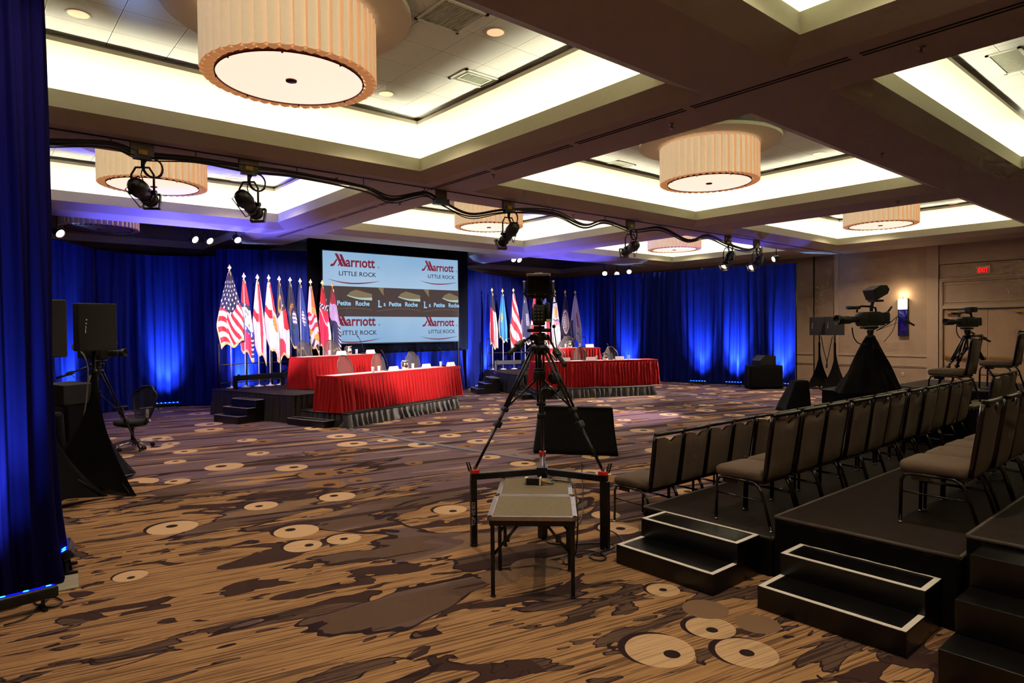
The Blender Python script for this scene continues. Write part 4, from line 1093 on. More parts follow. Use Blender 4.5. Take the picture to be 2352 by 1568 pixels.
def f_mis(s, t):
    if .26 < t < .34: return NVY if int(s * 7 + t * 30) % 2 else WHT
    if t < .26: return (205, 14, 34) if s < .7 else (150, 14, 44)
    if abs(t - .36 - .25 * s) < .02: return WHT
    if s > .8 and t > .5: return WHT
    return (225, 30, 80) if t > .4 else (205, 14, 40)
def f_mo(s, t):
    if t < .24: return (170, 14, 40)
    if t < .46 + .1 * s: return (190, 170, 215)
    return WHT if s > .8 and int(t * 50) % 3 == 0 else (18, 26, 80)
def f_nc(s, t):
    if t < .26 + .1 * s: return (24, 24, 50)
    return (210, 20, 50) if s < .45 + .12 * t else WHT
def f_ok(s, t):
    if ((s - .3) ** 2 + ((t - .5) * 1.6) ** 2) < .03: return GLD if int(t * 60) % 3 else (120, 140, 60)
    return (40, 130, 200)
def f_pr(s, t):
    q = t - .42 * s
    if s < .14 and t < .55: return (70, 60, 140)
    return RED if int((q + 1.02) * 6.0) % 2 == 0 else WHT
def f_sc(s, t):
    if abs(s - .72) < .17 and .38 < t < .62: return (190, 190, 210) if int(t * 60 + s * 6) % 2 else (60, 60, 100)
    if star(s, t, .35, .15, .035): return WHT
    return (26, 34, 84)
def f_ten(s, t):
    if t < .5: return NVY if s > .6 else (200, 20, 50)
    return (215, 20, 50) if abs(t - .6) > .03 or s > .5 else WHT
def f_tex(s, t):
    if t < .4: return (30, 40, 110)
    return WHT if s < .6 else (210, 30, 60)
def f_vi(s, t):
    if abs(s - .55) < .3 and .22 < t < .42: return (215, 165, 110)
    if .45 < t < .56 and abs(s - .6) < .4: return (RED if int(s * 12 + t * 10) % 2 else WHT) if t > .48 else (40, 50, 130)
    return WHT if int(t * 37 + s * 5) % 9 else (160, 200, 190)
def f_va(s, t):
    d = (((s - .5) * .75) ** 2 + ((t - .52) * 1.25) ** 2) ** .5
    if d < .30: return (235, 225, 225) if d > .24 or (int(t * 60) + int(s * 12)) % 3 == 0 else (130, 40, 60) if d > .18 else (190, 170, 180)
    return (18, 24, 66)
def f_wv(s, t):
    if t > .55 and s < .24: return (30, 60, 150)
    if s > .55 and .35 < t < .62 and abs(s - .58 - .5 * (t - .35)) < .08: return (150, 40, 50)
    return (220, 226, 240)
def flag(name_label, base, top, fn, cat='flag', wl=.22, wr=.16, seed=0, fold=.035, full=True, ground=.6, hem=(.86, 1.0), fringe=True, length=1.5, group='flags on floor poles'):
    h = top - base.z
    t = thing('flag', name_label, cat, base, math.atan2(base.y, base.x) - PI / 2, group)
    MB().cyl((0, 0, 0), (0, 0, h - .16), .014, n=8).build('pole', M['pole'], t)
    MB().lathe([(0, 0), (.11, 0), (.12, .012), (.03, .03), (.02, .06), (0, .06)], n=16, caps=False).build('pole_base', M['pole'], t)
    f = MB(); f.lathe([(.014, -.03), (.022, -.02), (.014, 0), (0, .01)], (0, 0, h - .15), n=8, caps=False)
    f.prism([(0, -.006, h), (.018, -.006, h - .05), (.042, -.006, h - .085), (.030, -.006, h - .115), (.010, -.006, h - .105), (.012, -.006, h - .15), (-.012, -.006, h - .15), (-.010, -.006, h - .105), (-.030, -.006, h - .115), (-.042, -.006, h - .085), (-.018, -.006, h - .05)], (0, .012, 0)).build('spear_finial', M['gold'], t)
    MB().tube([(-.02, -.02, h - .16), (.02, -.035, h - .20), (.03, -.03, h - .27), (.012, -.03, h - .33)], [.016, .02, .016, .006], 6).build('cord_tassel', M['gold'], t)
    rr = random.Random(seed); ph = rr.random() * 20; z1 = h - .20; NU, NV = 50, 130
    def pos(u, v):
        # v down the cloth; it opens from the pole into hanging folds
        k = min(1, v * 1.5) ** .85
        xl = -.03 - wl * k * (1 - .35 * max(0, v - .72) / .28); xr = .03 + wr * k
        x = xl + (xr - xl) * u
        ln = length * (hem[0] + (hem[1] - hem[0]) * u + .035 * math.sin(u * 9 + ph))
        y = -.035 - fold * (.3 + v) * math.sin(u * 2 * PI * 1.9 + ph + v * 1.2) - .012 * math.sin(u * 2 * PI * 4.3 + ph * 2)
        return (x, y, z1 - v * ln)
    mb = MB().grid(NU, NV, pos)
    o = mb.build('flag_cloth', CLOTH, t, fix=False)
    at = o.data.color_attributes.new('cloth_colour', 'FLOAT_COLOR', 'CORNER'); data = []
    for j in range(NV):
        for i in range(NU):
            u = (i + .5) / NU; v = (j + .5) / NV
            c = fn(u, v)
            if fringe and (v > .965 or (u < .05 and v > .55)): c = FRG
            data += list(lin(c)) * 4
    at.data.foreach_set('color', data)
    return t
def cloth_mat():
    m, nt, b = nodes_of('printed_flag_cloth')
    a = nt.nodes.new('ShaderNodeAttribute'); a.attribute_name = 'cloth_colour'
    nt.links.new(a.outputs['Color'], b.inputs['Base Color']); b.inputs['Roughness'].default_value = .6; b.inputs['Sheen Weight'].default_value = .3
    return m
CLOTH = cloth_mat()
LF = [(527, 606, f_usa, .27, .26, 'tall flag with white stars on blue over slanting red and white stripes', 1.80, (1.0, .93), 1), (560, 626, f_ark, .09, .17, 'flag with red top, starred band and white field, right of the striped flag', 1.95, (.84, 1.0), 2),
      (591, 629, f_ala, .10, .15, 'white flag with a red bar and red fold, third from the left', 2.0, (.80, 1.0), 3), (617, 630, f_fla, .09, .20, 'white flag with red bar and a golden seal, fourth from the left', 1.95, (.74, 1.0), 4),
      (641, 633, f_geo, .07, .20, 'flag with dark starred top and broad white and red lower folds', 1.95, (1.0, .92), 5), (666, 635, f_ken, .07, .17, 'dark navy flag with golden sprays around a pale seal', 1.80, (.72, 1.0), 6),
      (689, 638, f_lou, .10, .18, 'blue flag with a white seal and pale fringe, between navy and patterned flags', 1.85, (.85, 1.0), 7), (713, 640, f_mar, .07, .17, 'patterned flag in white, red and gold quarters', 1.8, (.8, 1.0), 8),
      (740, 642, f_mis, .08, .18, 'crimson flag with a dark starred cross, at the screen edge', 1.95, (.8, 1.0), 9), (763, 647, f_mo, .10, .18, 'flag with red, lilac and navy bands in front of the screen', 1.75, (.9, 1.0), 10)]
for k, (px, py, fn, wl, wr, lb, ln, hem, sd) in enumerate(LF):
    a = on_b(px, py, A0, thL, 4.15)[0]; bb = 4.28 - .17 * a
    a, zt_ = on_b(px, py, A0, thL, bb)
    b0 = w_at(A0, thL, a, bb, zu)
    flag(lb, b0, zt_, fn, wl=wl, wr=wr, seed=sd, length=ln, hem=hem, group='flags behind the left rear table')
RF = [(1130, 660, f_nc, .05, .13, 'navy, red and white flag farthest left of the right-hand flags', 1.9, (.9, 1.0), 11), (1154, 662, f_ok, .10, .10, 'sky blue flag, second of the right-hand flags', 1.75, (.85, .95), 12),
      (1179, 661, f_pr, .09, .20, 'flag with slanting red and white stripes left of the big television camera', 1.9, (1.0, .95), 13), (1205, 663, f_sc, .08, .14, 'navy flag with a white crescent half hidden by the big camera', 1.75, (.85, 1.0), 14),
      (1228, 664, f_ten, .10, .10, 'red flag almost hidden behind the big television camera', 1.7, (.9, 1.0), 15), (1251, 664, f_tex, .09, .12, 'white and red flag hidden behind the tripod head', 1.75, (.9, 1.0), 16),
      (1274, 664, f_vi, .08, .14, 'white flag with golden bird emblem just right of the big camera', 1.95, (.9, 1.0), 17), (1298, 665, f_va, .11, .13, 'navy flag with a large round pale seal', 1.8, (.9, 1.0), 18), (1321, 666, f_wv, .13, .16, 'pale flag with blue border at the right end of the right-hand flags', 1.8, (.8, 1.0), 19)]
for k, (px, py, fn, wl, wr, lb, ln, hem, sd) in enumerate(RF):
    a, zt_ = on_b(px, py, B0, thR, 4.28)
    flag(lb, w_at(B0, thR, a, 4.28, zu), zt_, fn, wl=wl * 1.15, wr=wr * 1.2, seed=sd, length=ln, hem=hem, group='flags behind the right rear table', fringe=sd not in (18,))

# guard rails and the black flag beam on each high riser
def rail(o, th, a0, a1, b_, label):
    t = thing('guard_rail', label, 'railing', w_at(o, th, 0, 0, zu), th)
    for k in range(4):
        a = a0 + (a1 - a0) * k / 3; MB().cyl((a, b_, 0), (a, b_, 1.06), .02, n=8).build('post', M['dgrey'], t)
    for z in (.12, .56, 1.04): MB().cyl((a0, b_, z), (a1, b_, z), .016, n=8).build('rail', M['dgrey'], t)
rail(A0, thL, .16, 2.35, 4.36, 'dark pipe guard rail behind the left flags'); rail(B0, thR, -.2, 3.4, 4.42, 'dark pipe guard rail behind the right flags')
for o, th, a0, a1, lb in ((A0, thL, .2, 2.9, 'black beam on short feet in front of the left flag poles'), (B0, thR, -.12, 2.9, 'black beam on short feet in front of the right flag poles')):
    t = thing('flag_stand_beam', lb, 'stand', w_at(o, th, 0, 0, zu), th)
    MB().box(((a0 + a1) / 2, 3.86, .255), (a1 - a0, .08, .13)).build('beam', M['black'], t, bevel=.006)
    for a in (a0 + .04, (a0 + a1) / 2, a1 - .04):
        MB().box((a, 3.86, .10), (.07, .07, .20)).build('foot', M['black'], t)
        MB().box((a + .05, 3.80, .27), (.03, .05, .16)).build('clamp', M['black'], t)

# ================================================================== HANGING SPOTLIGHTS
LK = Vector
def ellipsoidal(label, px, py, tgt, lit=False, power=0, col=(1, .82, .70), yk=9.15, ang=24, bracket=True, zdrop=.0, coil=True):
    x = PX_y(px, yk)
    t = thing('hanging_spotlight', label, 'stage light', (x, yk, ZS), 0, 'ellipsoidal spotlights hanging from the beam')
    if bracket:
        b_ = MB().box((0, 0, -.09), (.26, .05, .16)); b_.build('hanging_plate', mat('hanger_plate', (96, 84, 72), .6, .2), t)
        MB().box((0, -.03, -.13), (.10, .03, .06)).build('warning_tag', M['yellow'], t)
        MB().box((0, 0, -.19), (.20, .07, .05)).build('clamp', M['black'], t)
    piv = Vector((0, 0, -.62))
    d = (Vector(tgt) - (Vector((x, yk, ZS)) + piv)).normalized()
    side = d.cross(Vector((0, 0, 1))).normalized()
    # yoke hangs from the clamp and grips the barrel on both sides
    y_ = MB(); w_ = .13
    pts = [piv + side * w_, piv + side * w_ + Vector((0, 0, .22)), piv + side * (w_ * .6) + Vector((0, 0, .31)), piv - side * (w_ * .6) + Vector((0, 0, .31)), piv - side * w_ + Vector((0, 0, .22)), piv - side * w_]
    y_.tube(pts, .014, 6); y_.cyl(piv + Vector((0, 0, .31)), (0, 0, -.19), .018, n=8); y_.build('yoke', M['black'], t)
    for s_ in (-1, 1): MB().cyl(piv + side * (w_ + .03) * s_, piv + side * (w_ - .03) * s_, .03, n=10).build('tilt_knob', M['black'], t)
    p0 = piv - d * .30
    prof = [(0, 0), (.055, .01), (.09, .05), (.108, .12), (.112, .22), (.085, .27), (.088, .30), (.085, .33), (.082, .52), (.095, .53), (.095, .56), (.082, .57)]
    MB().lathe(prof, p0, d, 18, caps=False).build('barrel', M['black'], t)
    MB().lathe([(0, .0), (.078, .0)], p0 + d * .555, d, 18, caps=False).build('lens', M['warmhot'] if lit else M['lens'], t)
    ff = MB(); up = side.cross(d).normalized()
    for a, b_ in ((1, 0), (-1, 0), (0, 1), (0, -1)):
        c = p0 + d * .60 + side * (a * .095) + up * (b_ * .095); R3 = Matrix((side, up, d)).transposed()
        ff.box(c, (.015 if a else .20, .015 if b_ else .20, .05), R=R3)
    ff.build('gel_frame', M['black'], t)
    for q in (.36, .47):
        MB().lathe([(.088, -.008), (.098, -.006), (.098, .006), (.088, .008)], p0 + d * q, d, 14, caps=False).build('barrel_ring', M['black'], t)
    for a in (side, -side, up): MB().cyl(p0 + d * .27 + a * .09, p0 + d * .27 + a * .15, .006, n=6).build('shutter_handle', M['black'], t)
    MB().tube([p0 + d * .01, p0 - d * .10 - side * .05 + Vector((0, 0, -.12)), p0 + side * .02 + d * .15 + Vector((0, 0, -.24)), p0 + d * .3 + side * .09 + Vector((0, 0, -.12)), p0 + d * .25 + Vector((0, 0, .2)), (.03, 0, -.2)], .007, 6).build('power_lead', M['cable'], t)
    if coil:
        c = MB(); pts = [(.12 + .11 * math.cos(a) + .01 * math.sin(a * .4), .02 * math.sin(a * .3), -.30 + .12 * math.sin(a)) for a in [i * .35 for i in range(int(2 * PI * 3 / .35))]]
        c.tube(pts, .009, 5).build('cable_coil', M['cable'], t)
    if power:
        o = spot('spotlight_beam', piv + d * .37, piv + d * 5, power * STAGE, col, math.radians(ang), .6, .05, t)
    return t
def PX_y(px, yk):
    r = ray(px, 784 - 250); return r.x * yk / r.y
ellipsoidal('leftmost hanging black spotlight, in front of the second chandelier', 330, 400, (6.0, 16.2, 2.1), power=3000, ang=26, col=(1, .76, .90))
ellipsoidal('second hanging black spotlight from the left, pointing down to the right', 573, 440, (7.6, 13.9, 1.4), power=1500, ang=32, col=(1, .80, .84))
ellipsoidal('centre hanging black spotlight with cable loop, right of the video screen top', 1168, 500, (8.0, 13.2, 1.2), power=700, ang=34)
ellipsoidal('hanging black spotlight left of the small far chandelier, lens tilted down', 1448, 540, (13.9, 16.6, 1.9), power=4500, ang=34, col=(1, .84, .86))
ellipsoidal('lit hanging spotlight fourth in line, aimed down left near the right drapes', 1672, 570, tuple(P(1460, 955)), lit=True, power=1100, ang=26, col=(1, .72, .84))
ellipsoidal('lit hanging spotlight farthest right on the beam, above the right drapes', 1737, 575, tuple(P(1330, 962)), lit=True, power=900, ang=26, col=(1, .76, .86))
# junction box on the beam without a lamp
t = thing('cable_junction', 'dark cable junction box on the beam where the cable bundle thickens', 'junction box', (PX_y(1014, 9.15), 9.15, ZS))
MB().box((0, 0, -.07), (.20, .06, .14)).build('box', mat('hanger_plate', (96, 84, 72)), t); MB().box((0, 0, -.20), (.28, .10, .10)).build('connector_block', M['black'], t)
# the swagged cable bundle
t = thing('cable_bundle', 'black cable bundle swagged along the ceiling beam between the hanging spotlights', 'cable', (0, 0, 0))
sw = [(112, 327), (255, 329), (330, 354), (450, 365), (573, 385), (682, 398), (835, 430), (900, 456), (975, 444), (1014, 462), (1080, 492), (1165, 482), (1270, 487), (1340, 517), (1390, 508), (1455, 528), (1517, 525), (1580, 551), (1625, 541), (1672, 562), (1720, 574), (1745, 560)]
def swag(seed, r, off):
    rr = random.Random(seed); pts = []
    for (px, py) in sw:
        x = PX_y(px, 9.15); q = PY(px, py, 9.15); pts.append(Vector((x, 9.15 + off[0] + rr.uniform(-.01, .01), min(ZS - .03, q.z + off[1] + rr.uniform(-.015, .015)))))
    out = []
    for i in range(len(pts) - 1):
        a, b_ = pts[i], pts[i + 1]; p_, n_ = pts[max(i - 1, 0)], pts[min(i + 2, len(pts) - 1)]
        for k in range(8):
            s_ = k / 8; out.append(.5 * ((2 * a) + (b_ - p_) * s_ + (2 * p_ - 5 * a + 4 * b_ - n_) * s_ ** 2 + (3 * a - p_ - 3 * b_ + n_) * s_ ** 3))
    out.append(pts[-1]); return out
for k, (r_, of) in enumerate(((.022, (0, 0)), (.012, (.02, -.035)), (.012, (-.02, .02)), (.009, (.0, -.06)))): MB().tube(swag(k, r_, of), r_, 6).build('cable', M['cable'], t)
for k, (px, py) in enumerate(((255, 329), (450, 365), (682, 398), (835, 430), (975, 444), (1270, 487), (1390, 508), (1517, 525), (1625, 541))):
    q = PY(px, py, 9.15); MB().cyl((q.x, 9.15, ZS), (q.x, 9.15, q.z), .006, n=6).build('hanging_hook', M['black'], t)
# the far stage lamps
def far_lamp(label, px, py, y, tgt, power, lit=True, col=(1, .86, .74)):
    q = PY(px, py, y); t = thing('stage_lamp', label, 'stage light', q, 0, 'small lit stage lamps at the rear')
    d = (Vector(tgt) - q).normalized()
    MB().lathe([(.0, 0), (.06, .01), (.085, .08), (.09, .20), (.095, .21), (.09, .22)], -d * .20, d, 14, caps=False).build('can', M['black'], t)
    MB().lathe([(0, 0), (.085, 0)], d * .0, d, 14, caps=False).build('lens', M['hot'], t)
    inx = any(abs(q.x - c_) < HX for c_ in CXS); iny = any(abs(q.y - c_) < HY for c_ in CYS)
    MB().cyl(-d * .1, Vector((-d.x * .1, -d.y * .1, (ZT if inx and iny else ZS) - q.z)), .014, n=6).build('hanger', M['black'], t)
    if power: spot('stage_lamp_beam', d * .03, d * 5, power * STAGE, col, math.radians(50), .6, .08, t)
CAMP = (0, 0, 1.9)
far_lamp('lit stage lamp above the left drapes, first of three beside each other', 448, 550, 17.0, (7.0, 12.0, 1.2), 350)
far_lamp('lit stage lamp above the left drapes, middle of three', 482, 553, 17.0, (6.5, 13.0, 1.2), 350)
far_lamp('dim stage lamp above the left drapes, last of three', 546, 551, 17.0, (6, 13, 1.2), 0)
far_lamp('reddish lit stage lamp at the far left drape edge', 138, 536, 15.8, (4, 12, 1.2), 0)
far_lamp('lit stage lamp right of the screen, left one of a close pair', 1180, 596, 16.6, (13.0, 12, 1.2), 350)
far_lamp('lit stage lamp right of the screen, right one of a close pair', 1193, 597, 16.6, (14.0, 12, 1.2), 0)
far_lamp('bright stage lamp above the right-hand drapes, left of three', 1389, 628, 16.4, (14.0, 12, 1.2), 350)
far_lamp('bright stage lamp above the right-hand drapes, middle of three', 1417, 629, 16.4, (13.0, 12, 1.2), 350)
far_lamp('bright stage lamp above the right-hand drapes, right and smallest of three', 1445, 624, 16.4, (14.5, 12, 1.2), 0)
far_lamp('very bright stage lamp above the right end of the drapes', 1777, 595, 10.3, (13.6, 13.4, 1.2), 2600)
far_lamp('lit stage lamp just right of the farthest hanging spotlight', 1744, 600, 10.3, (13.0, 13, 1.2), 0)

# ================================================================== AUDIENCE RISERS
def platform(label, x0, x1, y0, y1, z, group='black carpeted audience risers', top=None, zb=0.0, name='audience_riser'):
    t = thing(name, label, 'riser', (x0, y0, zb), 0, group); z = z - zb
    L_, W_ = x1 - x0, y1 - y0
    MB().box((L_ / 2, W_ / 2, z - .02), (L_, W_, .04)).build('deck', top or M['deck'], t, bevel=.004)
    MB().box((L_ / 2, W_ / 2, (z - .045) / 2), (L_ - .05, W_ - .05, z - .045)).build('frame_box', M['black'], t)
    drape('skirt', None, [(0, W_), (0, 0), (L_, 0)], .005, z - .01, M['blackcloth'], amp=.012, wl=.22, seed=int(z * 100), step=.04, rows=5, flare=.02, parent=t, rnd=0)
    e = MB()
    for a, b_ in (((0, W_), (0, 0)), ((0, 0), (L_, 0)), ((0, W_), (L_, W_))): e.cyl((a[0], a[1], z - .006), (b_[0], b_[1], z - .006), .014, n=8)
    e.build('edge_trim', mat('worn_edge_binding', (70, 58, 46), .6), t)
    return t
platform('lowest audience riser, behind the front floor row of chairs', 4.72, 11.95, 2.50, 3.72, .30)
platform('middle audience riser, carrying the row of chairs with pale seats', 4.74, 11.95, 1.27, 2.48, .47)
platform('highest audience riser, cut by the right picture edge', 4.80, 8.0, -.2, 1.25, .60)
steps('step_unit', 'two-step black unit with white taped edges, left of three, nearest the chairs', (4.06, 3.04), 0, 2, .90, .152, .325, group='black step units up to the risers', tapew=.035)
steps('step_unit', 'two-step black unit with white taped edges, middle of three', (4.12, 1.825), 0, 2, .92, .152, .315, group='black step units up to the risers', tapew=.035)
steps('step_unit', 'three-step plain black unit at the lower right corner', (3.96, .70), 0, 3, .92, .19, .28, group='black step units up to the risers', tape=False)

# ================================================================== BANQUET CHAIRS
def make_banquet():
    t = thing('banquet_chair', 'x', 'chair', (0, 0, 0))       # origin on the floor below the seat centre, faces +y
    w_ = .215
    # seat cushion, thick and crowned, slightly narrower at the back
    def ring(sx, y0, y1, z, r):
        out = []
        for q, (cx, cy) in enumerate(((sx, y1), (-sx, y1), (-sx * .93, y0), (sx * .93, y0))):
            for j in range(5):
                a = PI / 2 * (q + j / 4); out.append(Vector((cx - math.copysign(r, cx) + r * math.cos(a), cy - (r if cy > 0 else -r) + r * math.sin(a), z)))
        return out
    MB().loft([ring(w_ + .005, -.19, .235, .385, .05), ring(w_ + .018, -.195, .25, .405, .06), ring(w_ + .018, -.195, .25, .445, .06), ring(w_ + .005, -.19, .24, .462, .07), ring(w_ * .8, -.16, .20, .472, .08), ring(w_ * .4, -.08, .10, .476, .06)]).build('seat', M['chairfab'], t)
    # back: upholstered panel in a frame, hand slot at the top
    tilt = .155
    def bp(x, h, d=0): return Vector((x, -.195 - (h - .40) * tilt - .02 * (1 - (x / w_) ** 2) * 1.0 + d, h))
    def pan(side):
        def fn(u, v):
            x = (u - .5) * 2 * (w_ - .025) * (.93 + .07 * v); h = .415 + v * .475
            if v > .86:
                k = (v - .86) / .14; dip = math.exp(-((u - .5) / .10) ** 2); h -= dip * .045 * k
            bul = .016 * (1 - (2 * u - 1) ** 4) * (1 - (2 * v - 1) ** 6) * (1 if v < .86 else .7)
            return bp(x, h, side * (.010 + bul))
        return fn
    g = MB().grid(12, 14, pan(1)); g.grid(12, 14, pan(-1)); g.build('backrest', M['chairfab'], t, fix=False)
    for s_ in (-1, 1):
        pts = [bp(s_ * (w_ * .93 + (.0 + .015 * k / 6)), .40 + .52 * k / 6) for k in range(7)]
        MB().tube(pts, .014, 6, flat=1.3).build('back_post', M['chairframe'], t)
        # bent side tube: front leg, then under the seat, then the splayed rear leg
        lg = MB().tube([(s_ * w_, -.06, .375), (s_ * w_, -.11, .372), (s_ * w_, -.155, .345), (s_ * w_, -.18, .30), (s_ * w_, -.262, .02)], .0125, 7).build('rear_leg', M['chairframe'], t)
        MB().cyl((s_ * w_, -.264, .018), (s_ * w_, -.266, 0), .0155, n=8).build('glide', M['chrome'], lg)
        lg = MB().tube([(s_ * w_, -.06, .375), (s_ * w_, .15, .378), (s_ * w_, .205, .365), (s_ * w_, .228, .32), (s_ * w_, .235, .02)], .0125, 7).build('front_leg', M['chairframe'], t)
        MB().cyl((s_ * w_, .235, .018), (s_ * w_, .235, 0), .0155, n=8).build('glide', M['chrome'], lg)
        MB().cyl((s_ * w_, .232, .24), (s_ * w_, -.20, .235), .007, n=6).build('side_stretcher', M['chairframe'], t)
    top = [bp(w_ * (2 * k / 10 - 1) * 1.0, .925 + .006 * (1 - (2 * k / 10 - 1) ** 2)) for k in range(11)]
    MB().tube(top, .0165, 8, flat=1.2).build('top_rail', M['chairframe'], t)
    b_ = MB().box((0, .0, .375), (w_ * 2 - .03, .36, .02)); b_.build('seat_frame', M['chairframe'], t)
    for s_ in (-1, 1): MB().box((s_ * (w_ + .005), .10, .352), (.018, .12, .03)).build('gang_link', M['chairframe'], t)
    return t
bc = make_banquet(); KIDS.clear()
first = [True]
def seat(x, y, z, label, group, rz=0.0, jit=1):
    rr = random.Random(int(x * 100 + y * 1000))
    loc = (x + rr.uniform(-.008, .008) * jit, y + rr.uniform(-.015, .015) * jit, z); rz = rz + rr.uniform(-.03, .03) * jit
    if first[0]:
        first[0] = False; bc.location = loc; bc.rotation_euler = (0, 0, rz); bc['label'] = label; bc['group'] = group; return bc
    return dup(bc, loc, rz, label, group)
ORD = ['first', 'second', 'third', 'fourth', 'fifth', 'sixth', 'seventh', 'eighth', 'ninth', 'tenth', 'eleventh', 'twelfth', 'thirteenth', 'fourteenth', 'fifteenth']
YA, YB, YC = 4.015, 2.805, 1.545
for k in range(15):
    seat(5.12 + .462 * k, YA, 0, ('nearest banquet chair of the front floor row, its whole seat and front leg showing' if k == 0 else 'banquet chair standing on the carpet, %s from the near end of the front row' % ORD[k]), 'front row of banquet chairs on the floor')
for k in range(11):
    seat(5.06 + .472 * k, YB, .30, ('nearest banquet chair of the middle row, seat and bent front leg fully visible' if k == 0 else 'banquet chair on the lowest riser, %s from the near end of the middle row' % ORD[k]), 'middle row of banquet chairs on the lowest riser')
for k in range(3):
    seat(10.98 + .45 * k, YB - .02, .30, 'banquet chair beyond the small camera platform, %s of the three on the lowest riser' % ORD[k], 'middle row of banquet chairs on the lowest riser')
for k in range(6):
    seat(5.47 + .482 * k, YC, .47, ('nearest banquet chair of the rear row, large pale seat at the right edge' if k == 0 else 'banquet chair on the middle riser, %s from the near end of the rear row' % ORD[k]), 'rear row of banquet chairs on the middle riser')
# chairs raised on a small operator platform
platform('small high operator platform with a worn pale top under the raised chair', 10.04, 10.74, 2.53, 3.40, .86, group='small operator platforms', top=M['woodtop'], zb=.302, name='operator_platform')
seat(10.36, 2.86, .86, 'banquet chair raised above the rows, in front of the double doors', 'raised operator chairs', jit=0)
platform('second operator platform behind the rows at the right edge', 12.2, 13.0, 2.2, 3.15, .90, group='small operator platforms', name='operator_platform')
seat(12.50, 2.80, .90, 'raised banquet chair cut off by the right picture edge', 'raised operator chairs', jit=0)

# ================================================================== TELEVISION CAMERAS AND TRIPODS
def tripod(name, label, apex, feet, handles=(), head=True, mid=.5, r=.0115, spread=True, cat='tripod', headh=.17, pouch=False):
    A = Vector(apex); t = thing(name, label, cat, (A.x, A.y, feet[0].z))
    o = Vector((A.x, A.y, feet[0].z)); a0 = A - o
    MB().lathe([(0, -.06), (.05, -.06), (.06, -.03), (.085, -.01), (.085, .02), (.05, .04), (0, .04)], a0, n=18, caps=False).build('bowl', M['black'], t)
    js = []
    for f in feet:
        f = Vector(f) - o; d = (f - a0); hz = Vector((d.x, d.y, 0)).normalized(); sd = Vector((-hz.y, hz.x, 0))
        top = a0 + hz * .07 + Vector((0, 0, -.02)); j1 = top.lerp(f, mid); j2 = top.lerp(f, mid + .12); js.append(j1)
        lg = MB().box(top, (.05, .05, .05), math.atan2(hz.y, hz.x)).build('leg', M['black'], t)
        u = MB()
        for s_ in (-1, 1): u.cyl(top + sd * s_ * .035, j1 + sd * s_ * .03, r, n=8)
        u.build('upper_tubes', M['black'], lg)
        R = d.to_track_quat('Z', 'Y').to_matrix(); g = MB(); g.rbox(j1, (.09, .05, .04), .01, R=R); g.rbox(j2, (.085, .055, .06), .01, R=R); g.build('leg_clamps', M['blackplastic'], lg)
        u = MB()
        for s_ in (-1, 1): u.cyl(j1 + sd * s_ * .014, j2 + sd * s_ * .012, r * .9, n=8)
        u.cyl(j2, f + Vector((0, 0, .03)), r * 1.15, n=8); u.build('lower_tube', M['black'], lg)
        MB().lathe([(0, 0), (.028, 0), (.028, .012), (.014, .03), (.012, .06), (0, .06)], f, n=10, caps=False).build('foot', M['blackplastic'], lg)
    if spread:
        c = sum((j for j in js), Vector()) / 3; c = Vector((a0.x, a0.y, c.z + .26 * (A.z - feet[0].z)))
        MB().rbox(c, (.10, .08, .07), .015).build('spreader_hub', M['blackplastic'], t)
        for j in js: MB().cyl(c, j, r * .8, n=8).build('spreader_arm', M['black'], t)
        MB().cyl(c, a0, .018, n=8).build('centre_post', M['black'], t)
    if head:
        h_ = MB().lathe([(.05, .04), (.055, .06), (.048, .07), (.062, .08), (.062, headh * .75), (.045, headh * .8), (0, headh * .8)], a0, n=18, caps=False).build('fluid_head', M['black'], t)
        q = MB().rbox(a0 + Vector((0, 0, headh * .92)), (.13, .20, .035), .01); q.build('head_plate', M['blackplastic'], h_)
        for s_ in (-1, 1): MB().cyl(a0 + Vector((s_ * .06, 0, headh * .55)), a0 + Vector((s_ * .095, 0, headh * .55)), .03, n=12).build('drag_knob', M['black'], h_)
    for hs in handles:
        p = [Vector(q) - o for q in hs]
        k = MB().tube(p, .011, 8).build('pan_handle', M['black'], t)
        d = (p[-1] - p[-2]).normalized(); e = p[-1]
        MB().cyl(e - d * .14, e, .020, n=12).build('rubber_grip', M['blackplastic'], k)
        c = e - d * .20; R = d.to_track_quat('Z', 'Y').to_matrix()
        MB().rbox(c, (.055, .055, .10), .01, R=R).build('zoom_control', M['dgrey'], k)
        MB().tube([c + Vector((0, 0, -.02)), c - d * .06 + Vector((.02, 0, -.10)), c - d * .2 + Vector((0, 0, -.10)), p[0]], .005, 6).build('control_lead', M['cable'], k)
    return t
